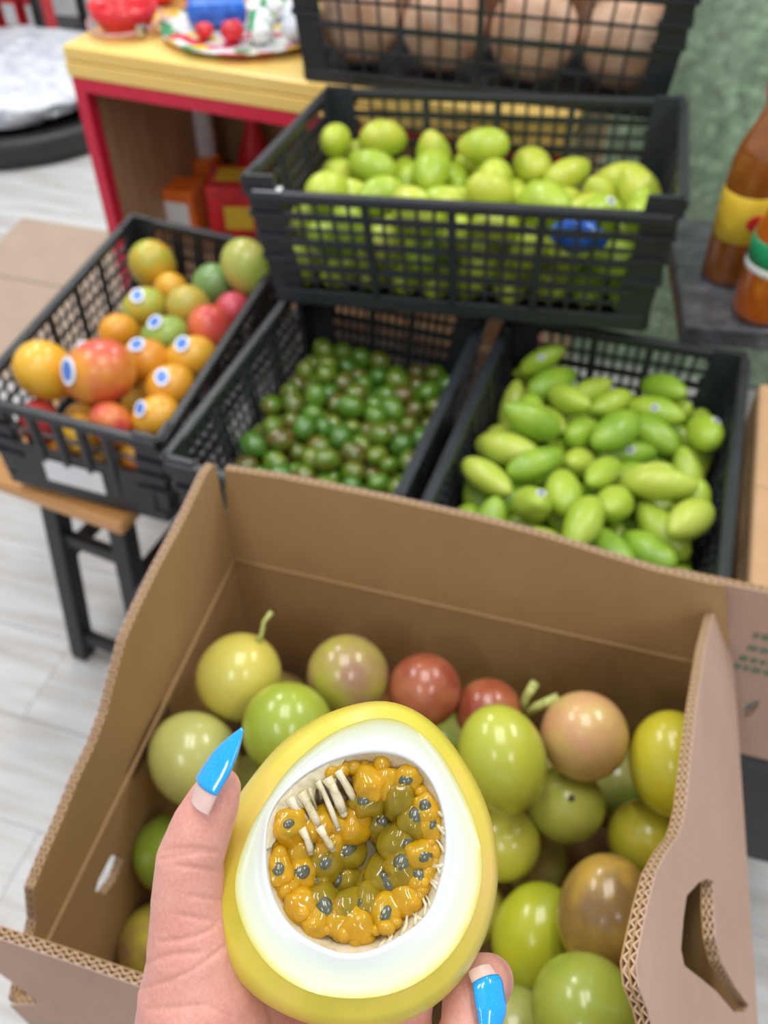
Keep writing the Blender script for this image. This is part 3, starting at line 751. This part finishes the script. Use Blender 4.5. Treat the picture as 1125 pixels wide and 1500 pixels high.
b1 = bottle('sauce_bottle', at(1062, 404, z=.75), pr1, 'sauce1', 'tall amber sauce bottle with a yellow label', [(.075, .150, 'yellowpack', .0408, 'label')], 'red')
m_ = MB(); m_.ball((0, 0, 0), .016, .002, .014, 16, 10); o = m_.build('label_emblem', 'redpack', b1, True); o.location = (.006, -.0405, .112)
pr2 = [(.032, 0), (.042, .004), (.044, .014), (.044, .085), (.042, .14), (.035, .17), (.022, .2), (.017, .225), (.016, .24)]
b2 = bottle('sauce_bottle', at(1112, 458, z=.75), pr2, 'sauce2', 'squat orange sauce bottle with a green and white label', [(.092, .128, 'greenpack', .0446, 'label'), (.080, .0915, 'paper', .0448, 'label_band')], 'greenpack')

# ------------------------------------------------------------------ yellow counter with open shelf
ty = R(-21.3); tb = empty('display_counter', (-.63, 1.88, 0), ty)
TL = 1.02; TD = .52
MB().box(-.006, TL, -.004, TD, .872, .90).build('top', 'yellow', tb, bevel=.004)
MB().box(-.006, TL, -.006, .03, .843, .8705).build('fascia', 'yellow', tb, bevel=.002)
MB().box(0, TL-.005, -.004, .026, .815, .842).build('trim_rail', 'red', tb)
MB().box(0, .026, -.004, .026, 0, .815).build('trim_post', 'red', tb)
MB().box(TL-.031, TL-.005, -.004, .026, 0, .815).build('trim_post', 'red', tb)
MB().box(.002, .022, .0265, TD-.01, 0, .842).build('side_panel', 'shelf', tb)
MB().box(TL-.027, TL-.007, .0265, TD-.01, 0, .842).build('side_panel', 'shelf', tb)
MB().box(.0225, TL-.0275, TD-.03, TD-.012, 0, .842).build('back_panel', 'shelf', tb)
MB().box(.0225, TL-.0275, .03, TD-.0305, .38, .40).build('shelf', 'shelf', tb)
tag(tb, 'yellow-topped counter with red trim and an open shelf', 'counter')
bpy.context.view_layer.update(); tm = tb.matrix_world.copy()
tinv = tm.inverted()
def on_shelf(name, u, v, zc, parts, label, cat, rz_=0):
    p = tinv @ at(u, v, z=zc); o = empty(name); o.matrix_world = tm @ Matrix.Translation((p.x, p.y, .401)) @ Matrix.Rotation(rz_, 4, 'Z')
    for nm, mt, b in parts: MB().box(*b).build(nm, mt, o, bevel=.003)
    return tag(o, label, cat)
on_shelf('snack_packet', 268, 300, .46, [('body', 'orangepack', (-.055, .05, -.04, .04, 0, .115)), ('label', 'paper', (-.05, .035, -.0415, -.0403, .015, .085))], 'orange packet with a white label on the shelf', 'packet', .1)
on_shelf('snack_box', 345, 292, .47, [('body', 'redpack', (-.06, .075, -.06, .06, 0, .13)), ('side_label', 'paper', (-.0615, -.0603, -.05, .03, .01, .12)), ('emblem', 'yellowpack', (-.02, .05, -.0615, -.0603, .02, .08)), ('top_emblem', 'yellowpack', (-.04, .05, -.03, .04, .1303, .1315))], 'red box with yellow emblems on the open shelf', 'box', .35)
on_shelf('snack_box', 296, 268, .45, [('body', 'orangepack', (-.05, .05, -.035, .035, 0, .12))], 'plain orange box behind the red box in the shelf', 'box')
o = MB().lathe([(.045, 0), (.05, .01), (.045, .12), (.02, .19), (.010, .26), (.016, .27)], 24).build('wrapped_bottle', 'redpack', None, True)
p_ = tinv @ at(398, 250, z=.45); o.matrix_world = tm @ Matrix.Translation((p_.x, min(p_.y, .43), .401)); tag(o, 'red cone-shaped wrapped bottle standing in the shelf', 'bottle')
o = MB().ball((0, 0, .155), .04, .03, .15, 16, 12, fn=lambda q: q*(1+.12*noise.noise(q*3))).build('plastic_bag', 'film', None, True)
p_ = tinv @ at(345, 215, z=.55); o.matrix_world = tm @ Matrix.Translation((p_.x-.10, min(p_.y, .45), .405)); tag(o, 'greyish plastic bag standing at the back of the shelf', 'bag')
# things on the counter top
bw = empty('bowl'); bw.matrix_world = tm @ Matrix.Translation((.066, .120, .9005)) @ Matrix.Scale(.66, 4)
MB().lathe([(.05, 0), (.075, .01), (.098, .045), (.104, .075), (.100, .075), (.092, .047), (.07, .015), (.01, .010)], 36).build('body', 'redpack', bw, True)
MB().tube([(.113*math.cos(a), .113*math.sin(a), .030+.012*math.sin(a)) for a in (2*math.pi*k/40 for k in range(41))], .005, 8, False).build('clear_hoop', 'clear', bw, True)
MB().box(.085, .110, -.075, -.05, .012, .045).build('buckle', 'steel', bw, bevel=.003)
tag(bw, 'red round bowl with a clear hoop on the counter corner', 'bowl')
for i, (x, y, r) in enumerate([(.04, .285, .042), (.04, .39, .05), (.13, .32, .045), (.13, .43, .05)]):
    o = MB().ball((0, 0, r*.8), r, r, r*.8, 16, 12, fn=lambda q: q*(1+.25*noise.noise(q*3+Vector((i, 0, 0))))).build('wrapped_bundle', 'redpack', None, True)
    o.matrix_world = tm @ Matrix.Translation((x, y, .9005)); tag(o, 'small crumpled red bundle behind the red bowl', 'bundle', 'red bundles on the counter')
pl = MB().lathe([(.10, 0), (.15, .004), (.188, .016), (.190, .020), (.150, .008), (.01, .005)], 48).build('tray', 'sweets', None, True)
pl.matrix_world = tm @ Matrix.Translation((.305, .195, .9005)) @ Matrix.Scale(.92, 4); tag(pl, 'round white tray with a red and green festive print', 'tray')
o = MB().box(-.06, .06, -.05, .05, 0, .05).build('sweet_packet', 'bluepack', None, bevel=.018)
o.matrix_world = tm @ Matrix.Translation((.235, .20, .911)) @ Matrix.Rotation(.5, 4, 'Z'); tag(o, 'blue packet lying on the festive tray', 'packet')
for i, (x, y, r, mt) in enumerate([(.315, .115, .024, 'redpack'), (.37, .125, .026, 'sweets'), (.43, .16, .028, 'film'), (.345, .18, .028, 'sweets'), (.40, .22, .030, 'film'), (.255, .11, .018, 'redpack'), (.33, .26, .028, 'sweets'), (.39, .285, .026, 'redpack')]):
    o = MB().ball((0, 0, r*.8), r, r, r*.8, 14, 10, fn=lambda q: q*(1+.3*noise.noise(q*3+Vector((i*3, 1, 0))))).build('wrapped_sweet', mt, None, True)
    o.matrix_world = tm @ Matrix.Translation((x, y, .909)); tag(o, {'redpack': 'red', 'sweets': 'multicoloured', 'film': 'silvery white'}[mt]+' crinkly wrapped sweet heaped on the festive tray', 'sweet', 'sweets on the tray')

# ------------------------------------------------------------------ far left: tub, rack, floor cardboard
tub = empty('display_tub', (-1.52, 3.78, 0))
MB().lathe([(.50, 0), (.54, .02), (.55, .10), (.52, .12), (.50, .10), (.1, .06)], 48).build('tub', 'black', tub, True)
tag(tub, 'low round black display tub on the floor', 'tub')
o = MB().ball((0, 0, 0), .46, .46, .10, 48, 30, fn=lambda q: q*(1+.10*noise.noise(q*4)+.06*noise.noise(q*11))).build('plastic_bag', 'film', None, True)
o.location = (-1.52, 3.78, .165); tag(o, 'big crumpled white plastic bag filling the black tub', 'bag')
rk = empty('wire_rack', (-1.86, 4.66, 0), R(-12))
for x in (-.35, .35):
    for y in (-.2, .2): MB().bar((x, y, 0), (x, y, 1.3), .035, .035, (0, 1, 0)).build('post', 'black', rk)
for z in (.04, .36, .70):
    MB().box(-.36, .36, -.22, .22, z, z+.025).build('shelf', 'black', rk)
tag(rk, 'black shelf rack with red packs behind the white bag', 'rack')
bpy.context.view_layer.update()
for k in range(12):
    z = (.066, .386)[k % 2]
    o = MB().box(-.045, .045, -.06, .06, 0, .22).build('red_packet', 'redpack', None, bevel=.012)
    o.matrix_world = rk.matrix_world @ Matrix.Translation((-.30+.118*(k//2), -.08, z+.001)); tag(o, 'red packet standing on the black rack', 'packet', 'red packets on the rack')
    MB().box(-.03, .03, -.0625, -.0605, .06, .15).build('label', 'paper' if k % 3 else 'black', o)
fb = empty('flattened_carton', (-1.06, 2.42, 0), R(-17))
for (x0, x1, y0, y1, dz, tl) in ((-.30, .30, -.42, .03, .003, 0), (-.30, .05, .034, .36, .004, R(3)), (.054, .36, .034, .38, .004, R(10))):
    o = MB().box(x0, x1, 0, y1-y0, 0, .006).build('panel', 'card_floor', fb); o.location = (0, y0, dz); o.rotation_euler = (tl, 0, 0)
tag(fb, 'flattened brown carton lying on the floor behind the stool', 'cardboard')

# ------------------------------------------------------------------ the held half fruit (its own frame: z towards the viewer)
HC = at(519, 1255, d=.236)
e3 = (Vector((0, 0, CH))-HC).normalized(); e1 = Vector((1, 0, 0)); e1 = (e1-e3*e1.dot(e3)).normalized(); e2 = e3.cross(e1)
HM = Matrix(((e1.x, e2.x, e3.x, HC.x), (e1.y, e2.y, e3.y, HC.y), (e1.z, e2.z, e3.z, HC.z), (0, 0, 0, 1)))
PXM = .578*.236/1300
def polar(pts, c=(650, 495), n=96):
    a = sorted((math.atan2(-(y-c[1]), x-c[0]) % (2*math.pi), math.hypot(x-c[0], y-c[1])*PXM) for x, y in pts)
    A = np.array([p[0] for p in a]); Rr = np.array([p[1] for p in a]); ph = np.linspace(0, 2*np.pi, n, endpoint=False)
    r = np.interp(ph, np.concatenate([A-2*np.pi, A, A+2*np.pi]), np.tile(Rr, 3))
    k = np.array([.06, .12, .2, .24, .2, .12, .06]); return sum(kk*np.roll(r, s-3) for s, kk in enumerate(k))/k.sum()
NP = 96
sil = polar([(750, 100), (600, 125), (480, 190), (390, 290), (320, 400), (288, 530), (300, 650), (345, 750), (430, 820), (540, 865), (650, 885), (760, 870), (860, 825), (940, 745), (990, 650), (1015, 540), (1010, 440), (985, 350), (930, 250), (860, 160)])
rim = polar([(740, 143), (620, 172), (520, 240), (430, 350), (370, 470), (348, 560), (375, 650), (440, 740), (540, 798), (640, 813), (760, 800), (870, 740), (940, 650), (975, 540), (962, 420), (920, 320), (860, 220), (800, 165)])
cav = .965*polar([(425, 380), (470, 325), (560, 262), (640, 236), (740, 228), (820, 255), (872, 330), (890, 400), (892, 480), (872, 560), (842, 635), (760, 690), (640, 728), (560, 705), (480, 655), (440, 590), (418, 480)])
sil = sil*1.045
half = empty('cut_passion_fruit'); half.matrix_world = HM
ph = [2*math.pi*k/NP for k in range(NP)]
def rings_obj(name, rings, mat, parent, tvals=None, closed_end=None):
    v = []; f = []
    for r, z in rings:
        for k in range(NP): v.append((r[k]*math.cos(ph[k]), r[k]*math.sin(ph[k]), z[k] if hasattr(z, '__len__') else z))
    for i in range(len(rings)-1): f += [(i*NP+k, i*NP+(k+1) % NP, (i+1)*NP+(k+1) % NP, (i+1)*NP+k) for k in range(NP)]
    if closed_end: f.append(tuple((len(rings)-1)*NP+k for k in range(NP)))
    o = mesh_obj(name, v, f, mat, parent, True)
    if tvals:
        a = o.data.attributes.new('t', 'FLOAT', 'POINT'); a.data.foreach_set('value', [tv for tv in tvals for _ in range(NP)])
    bm = bmesh.new(); bm.from_mesh(o.data); bmesh.ops.recalc_face_normals(bm, faces=bm.faces); bm.to_mesh(o.data); bm.free(); o.data.shade_smooth()
    return o
ZG = -.015
rr_ = [(rim*.992, .0006), (rim*1.004, .0000)]+[(rim+(sil-rim)*math.sin(a), ZG*(1-math.cos(a))) for a in (R(x) for x in (25, 45, 65, 80, 90))]
rr_ += [(sil*math.cos(a), ZG-.036*math.sin(a)) for a in (R(x) for x in (12, 25, 38, 50, 62, 73, 82, 88))]
rings_obj('rind', rr_, 'rind', half, closed_end=True)
fl_r = []; tv = []
for k in range(9):
    t_ = k/8; fl_r.append((rim*.9925*(1-t_)+cav*t_, .0006-.0010*math.sin(t_*3.14))); tv.append(t_)
nzc = np.array([noise.noise(Vector((math.cos(a)*5, math.sin(a)*5, 0))) for a in ph])
fl_r.append((cav*.985, -.0012)); tv.append(1)
rings_obj('white_flesh', fl_r, 'flesh', half, tv)
cv = []
for k in range(14):
    rho = 1-k/13*.985; wob = 1+.05*nzc*(rho > .55)*(rho < .97)
    cv.append((cav*.987*rho*wob, -.001-.019*(1-rho**2.2)**.9*(1+.12*nzc)))
rings_obj('membrane', cv[:6], 'membrane', half); rings_obj('pulp_bed', cv[5:], 'pulp', half, closed_end=True)
hr = random.Random(11)
def cpt(x, y, z): return Vector(((x-650)*PXM*.93, -(y-495+8)*PXM*.93, z))
# arils: crop-pixel position, height, size, kind, seed
AR = [(470, 410, -.005, .0050, 'o', 1), (440, 520, -.005, .0042, 'o', 1), (498, 530, -.008, .0046, 'o', 1), (455, 560, -.006, .0040, 'o', 0), (690, 290, -.004, .0044, 'o', 0), (690, 335, -.006, .0046, 'y', 1), (735, 295, -.005, .0042, 'o', 0),
      (780, 340, -.006, .0050, 'y', 1), (795, 282, -.004, .0038, 'o', 1), (822, 385, -.005, .0046, 'y', 1), (852, 365, -.004, .0040, 'o', 0), (860, 410, -.005, .0040, 'o', 0), (782, 445, -.009, .0060, 'y', 1), (795, 508, -.007, .0055, 'y', 1), (842, 480, -.005, .0042, 'o', 0),
      (830, 540, -.006, .0040, 'o', 0), (750, 545, -.010, .0058, 'y', 0), (790, 600, -.006, .0042, 'o', 0), (740, 625, -.006, .0044, 'o', 1), (690, 610, -.009, .0056, 'y', 1), (640, 620, -.008, .0050, 'y', 1), (655, 655, -.005, .0042, 'o', 0), (600, 645, -.006, .0042, 'o', 0),
      (558, 615, -.008, .0056, 'y', 1), (545, 650, -.005, .0040, 'o', 0), (505, 615, -.005, .0042, 'o', 0), (500, 575, -.009, .0044, 'o', 0), (565, 500, -.011, .0054, 'y', 1), (530, 460, -.010, .0048, 'o', 0), (580, 445, -.010, .0048, 'o', 0), (620, 470, -.013, .0050, 'y', 1), (540, 545, -.013, .0052, 'y', 1),
      (600, 555, -.016, .0058, 'y', 0), (640, 410, -.010, .0048, 'o', 0), (600, 400, -.009, .0044, 'o', 0), (655, 375, -.009, .0044, 'o', 0), (725, 395, -.012, .0048, 'y', 1), (555, 405, -.008, .0044, 'o', 0), (700, 570, -.015, .0050, 'y', 0), (515, 420, -.007, .0040, 'o', 0), (480, 480, -.009, .0046, 'o', 0)]
for x, y, z, s, kd, sd in AR:
    ax = Vector((hr.uniform(-1, 1), hr.uniform(-1, 1), .3)); rm = q_axis(ax).to_matrix(); off = hr.uniform(0, 50)
    o = MB().ball((0, 0, 0), s*.98, s*.86, s*1.12, 18, 14, rm, fn=lambda q: q*(1.12+.28*noise.noise(q*1.5+Vector((off, 0, 0))))).build('aril', 'aril_'+kd, half, True)
    o.location = cpt(x, y, z)
    if sd or kd == 'y' or hr.random() < .3:
        e = MB().ball((0, 0, 0), s*.46, s*.34, s*.58, 14, 10, rm).build('seed', 'seed', o, True); e.location = (hr.uniform(-.2, .2)*s, hr.uniform(-.2, .2)*s, s*.67)
jp = MB().lathe([(.0095, 0), (.0088, .0006), (.004, .0009), (.0001, .0009)], 32).build('juice_pool', 'juice', half, True); jp.location = cpt(676, 492, -.0138); jp.scale = (.82, 1.12, 1)
# ragged pulp fringe along the membrane and pale strands
fr = MB()
for k in range(64):
    a = 2*math.pi*k/64+hr.uniform(-.05, .05); deg = math.degrees(a) % 360; r0 = cav[int(a/(2*math.pi)*NP) % NP]
    if 112 < deg < 158: continue
    q = hr.uniform(.80, .86) if 200 < deg < 350 else hr.uniform(.84, .91); s_ = hr.uniform(.0016, .0030)
    fr.ball((r0*q*math.cos(a), r0*q*math.sin(a), hr.uniform(-.006, -.003)), s_, s_*hr.uniform(.7, 1.2), s_, 10, 8)
stuff(fr.build('pulp_fringe', 'aril_o', half, True))
for x0, y0, x1, y1, w_ in ((520, 352, 550, 408, .0015), (566, 322, 604, 414, .0010), (592, 312, 618, 372, .0017), (622, 292, 650, 338, .0014), (488, 366, 512, 392, .0016), (524, 448, 528, 474, .0012), (574, 444, 588, 466, .0012), (604, 330, 600, 352, .0012)):
    MB().tube([cpt(x0-22, y0-34, -.0016), cpt(x0-6, y0-8, -.0026), cpt((x0+x1)/2, (y0+y1)/2, -.0034), cpt(x1, y1, -.0046)], [w_*1.1, w_*.75, w_*.85, w_*.8], 8).ball(cpt(x1, y1, -.0046), w_*.8, n=8, m=6).build('strand', 'membrane', half, True)
tb_v = []; NB = 40; NR = 7      # the torn white band
for i in range(NB+1):
    a = R(96+i*80/NB); r0 = cav[int(a/(2*math.pi)*NP) % NP]; e_ = math.sin(math.pi*i/NB)**.6
    inn_ = 1-e_*(.25+.10*noise.noise(Vector((i*.42, 3, 0)))+.05*noise.noise(Vector((i*1.3, 9, 0))))
    for j in range(NR+1):
        q = 1+(inn_-1)*j/NR; tb_v.append((r0*q*math.cos(a), r0*q*math.sin(a), -.0008-.0036*(j/NR)**1.4*e_+.0004*noise.noise(Vector((i*.9, j*.3, 0)))))
ob = mesh_obj('torn_membrane', tb_v, [(i*(NR+1)+j, (i+1)*(NR+1)+j, (i+1)*(NR+1)+j+1, i*(NR+1)+j+1) for i in range(NB) for j in range(NR)], 'membrane', half, True)
sd_ = ob.modifiers.new('thick', 'SOLIDIFY'); sd_.thickness = .0008; sd_.offset = 0
for k in range(7):
    a = R(104+k*10+hr.uniform(-3, 3)); r0 = cav[int(a/(2*math.pi)*NP) % NP]; f_ = hr.uniform(.60, .72); b = a+hr.uniform(.02, .12)
    MB().tube([Vector((r0*.86*math.cos(a), r0*.86*math.sin(a), -.0024)), Vector((r0*.78*math.cos(a+.03), r0*.78*math.sin(a+.03), -.0036)), Vector((r0*f_*math.cos(b), r0*f_*math.sin(b), -.0058))], [.0008, hr.uniform(.0006, .0010), .0005], 8).build('strand', 'membrane', half, True)
for k in range(16):
    a = R(-75+k*6.5+hr.uniform(-3, 3)); r0 = cav[int((a % (2*math.pi))/(2*math.pi)*NP) % NP]; b = hr.uniform(-.05, .25); f_ = hr.uniform(.80, .92)
    MB().tube([Vector((r0*1.0*math.cos(a), r0*1.0*math.sin(a), -.0012)), Vector((r0*.95*math.cos(a+b*.5), r0*.95*math.sin(a+b*.5), -.0022)), Vector((r0*f_*math.cos(a+b), r0*f_*math.sin(a+b), -.0040))], [.0007, hr.uniform(.0003, .0007), .0003], 6).build('strand', 'membrane', half, True)
tag(half, 'halved yellow passion fruit held up, white flesh around seedy orange pulp', 'passion fruit')

# ------------------------------------------------------------------ the hand
def hp(u, v, d): return at(u, v, d=d)
hb = MB()
def limb(pts):
    # pts: (u, v, depth, radius) ; overlapping balls along the chain, later fused into one surface
    P_ = [(hp(u, v, d), r) for u, v, d, r in pts]
    for (a, ra), (b, rb) in zip(P_[:-1], P_[1:]):
        n_ = max(2, int((b-a).length/.0022))
        hb.tube([a.lerp(b, k/n_) for k in range(n_+1)], [ra+(rb-ra)*k/n_ for k in range(n_+1)], 20)
    for a, ra in P_: hb.ball(a, ra*1.0, n=20, m=14)
# thumb: tip, joint, base, heel
limb([(321, 1156, .2300, .0058), (312, 1176, .2305, .0070), (296, 1210, .2315, .0081), (278, 1260, .2330, .0089), (276, 1320, .2350, .0099), (284, 1390, .2370, .0125), (292, 1460, .2400, .0165), (300, 1560, .2430, .021), (320, 1680, .2450, .024)])
limb([(292, 1470, .2440, .016), (380, 1540, .2620, .016), (470, 1590, .2760, .015)])
# palm and wrist
for a, b in (((330, 1700, .250, .024), (330, 1960, .235, .026)), ((430, 1700, .262, .022), (400, 1960, .240, .026)), ((520, 1690, .270, .020), (460, 1960, .245, .024)), ((610, 1680, .272, .018), (500, 1960, .248, .022)),
             ((330, 1700, .250, .022), (480, 1580, .284, .013)), ((430, 1700, .262, .020), (520, 1570, .286, .013)), ((610, 1680, .272, .017), (640, 1570, .282, .012)), ((520, 1690, .270, .018), (590, 1570, .286, .012)), ((330, 1960, .235, .026), (300, 2300, .20, .026)), ((480, 1960, .245, .024), (430, 2300, .21, .026))):
    limb([a, b])
# index, middle, ring: rise behind the fruit
limb([(392, 1560, .272, .0110), (404, 1480, .2830, .0088), (430, 1330, .3010, .0086), (470, 1230, .3020, .0078), (505, 1150, .2990, .0068)])
limb([(486, 1560, .276, .0112), (495, 1480, .2850, .0092), (515, 1330, .3040, .0088), (540, 1210, .3050, .0080), (560, 1130, .3010, .0068)])
limb([(582, 1560, .276, .0108), (594, 1480, .2840, .0086), (620, 1340, .3030, .0084), (640, 1230, .3030, .0076), (645, 1160, .2990, .0066)])
# little finger, curled back down
limb([(662, 1570, .276, .0100), (690, 1490, .278, .0080), (716, 1436, .266, .0076), (706, 1437, .2520, .0074), (688, 1462, .2440, .0076), (684, 1500, .2400, .0072), (686, 1530, .2385, .0060)])
ho = hb.build('hand', None)
md = ho.modifiers.new('r', 'REMESH'); md.mode = 'VOXEL'; md.voxel_size = .00085; md.use_smooth_shade = True
sm = ho.modifiers.new('s', 'SMOOTH'); sm.factor = .5; sm.iterations = 9
dg = bpy.context.evaluated_depsgraph_get(); dg.update()
me = bpy.data.meshes.new_from_object(ho.evaluated_get(dg)); bpy.data.objects.remove(ho)
# skin creases: shallow grooves pressed into the surface
creases = [[(234, 1258), (262, 1252), (292, 1250), (318, 1247)], [(238, 1246), (270, 1243), (300, 1244)], [(262, 1268), (290, 1272), (316, 1276)], [(280, 1312), (300, 1316), (322, 1318)], [(235, 1380), (268, 1376), (292, 1370), (318, 1357)],
           [(205, 1448), (240, 1440), (278, 1424), (310, 1402), (328, 1388)], [(214, 1478), (260, 1476), (300, 1472), (340, 1490)], [(262, 1340), (290, 1345), (320, 1350)], [(215, 1410), (250, 1398), (290, 1396)]]
co = np.empty(len(me.vertices)*3); me.vertices.foreach_get('co', co); co = co.reshape(-1, 3)
no = np.empty(len(me.vertices)*3); me.vertices.foreach_get('normal', no); no = no.reshape(-1, 3)
zz = co[:, 2]-CH; dep = co[:, 1]*ct-zz*st; U = 562.5+F*co[:, 0]/dep; V = 750-F*(co[:, 1]*st+zz*ct)/dep
disp = np.zeros(len(co))
for cr in creases:
    best = np.full(len(co), 1e9)
    for (x0, y0), (x1, y1) in zip(cr[:-1], cr[1:]):
        L2 = (x1-x0)**2+(y1-y0)**2; t_ = np.clip(((U-x0)*(x1-x0)+(V-y0)*(y1-y0))/L2, 0, 1)
        best = np.minimum(best, np.hypot(U-x0-t_*(x1-x0), V-y0-t_*(y1-y0)))
    disp -= .00045*np.exp(-(best/3.2)**2)
co += no*disp[:, None]; me.vertices.foreach_set('co', co.ravel()); me.update()
me.materials.clear(); me.materials.append(M['skin']); me.shade_smooth()
hand = bpy.data.objects.new('hand', me); link(hand)
tag(hand, 'left hand with long blue nails holding up the halved passion fruit', 'hand')
def nail(pts, normal, width, t0, t1, mat, name, parent, lift=0, wf=None, curve=.32, thick=.0007):
    # loft along pts (world) with an arched cross-section
    pts = [Vector(p) for p in pts]; n0 = Vector(normal).normalized(); N_ = 26; K = 11; vs = []
    seg = [0]
    for a, b in zip(pts[:-1], pts[1:]): seg.append(seg[-1]+(b-a).length)
    def P_(t):
        s = t*seg[-1]
        for i in range(len(pts)-1):
            if s <= seg[i+1]+1e-9: return pts[i].lerp(pts[i+1], (s-seg[i])/(seg[i+1]-seg[i]))
        return pts[-1]
    for layer in (0, 1):
        for i in range(N_):
            t = t0+(t1-t0)*i/(N_-1); d = (P_(min(1, t+.03))-P_(max(0, t-.03))).normalized(); s = d.cross(n0).normalized(); n_ = s.cross(d).normalized()
            wd = width*wf(t)
            for k in range(K):
                a = (k/(K-1)-.5)*2
                vs.append(P_(t)+s*a*wd/2+n_*(lift-curve*wd*a*a*.5+(thick if layer else 0)))
    f = []; q = N_*K
    for i in range(N_-1):
        for k in range(K-1):
            a = i*K+k; f += [(a, a+1, a+K+1, a+K), (q+a, q+a+K, q+a+K+1, q+a+1)]
    for i in range(N_-1): f += [(i*K, i*K+K, q+i*K+K, q+i*K), (i*K+K-1, q+i*K+K-1, q+i*K+2*K-1, i*K+2*K-1)]
    f += [tuple(list(range(K))+list(range(q+K-1, q-1, -1))), tuple(list(range((N_-1)*K, N_*K))+list(range(q+N_*K-1, q+(N_-1)*K-1, -1)))]
    mb = MB(); mb.add(vs, f); return mb.build(name, mat, parent, True)
wfn = lambda t: (.86+.5*t if t < .28 else 1.0) if t < .45 else max(.10, 1-((t-.45)/.55)**1.9*.93)
cam_dir = lambda p: (Vector((0, 0, CH))-p).normalized()
p0 = hp(288, 1186, .2225); nrm = cam_dir(p0)*.80+Vector((-.62, 0, 0))+Vector((0, st, ct))*.10
npts = [p0, hp(300, 1150, .2215), hp(328, 1106, .2225), hp(357, 1068, .2240)]
nail(npts, nrm, .0080, .02, .30, 'nailbare', 'bare_nail', hand, wf=wfn, lift=-.0002)
o = nail(npts, nrm, .0083, .27, 1.0, 'bluenail', 'fingernail', hand, wf=wfn, lift=.0002); o['label'] = 'long pointed glossy blue thumbnail'
p0 = hp(703, 1416, .2400); nrm = cam_dir(p0)*.9+Vector((.42, 0, 0))
npts = [p0, hp(716, 1440, .2360), hp(722, 1480, .2325), hp(714, 1535, .2300)]
nail(npts, nrm, .0085, .0, .22, 'nailbare', 'bare_nail', hand, wf=wfn)
o = nail(npts, nrm, .0088, .17, 1.0, 'bluenail', 'fingernail', hand, wf=wfn, lift=.0003); o['label'] = 'blue nail of the curled little finger'
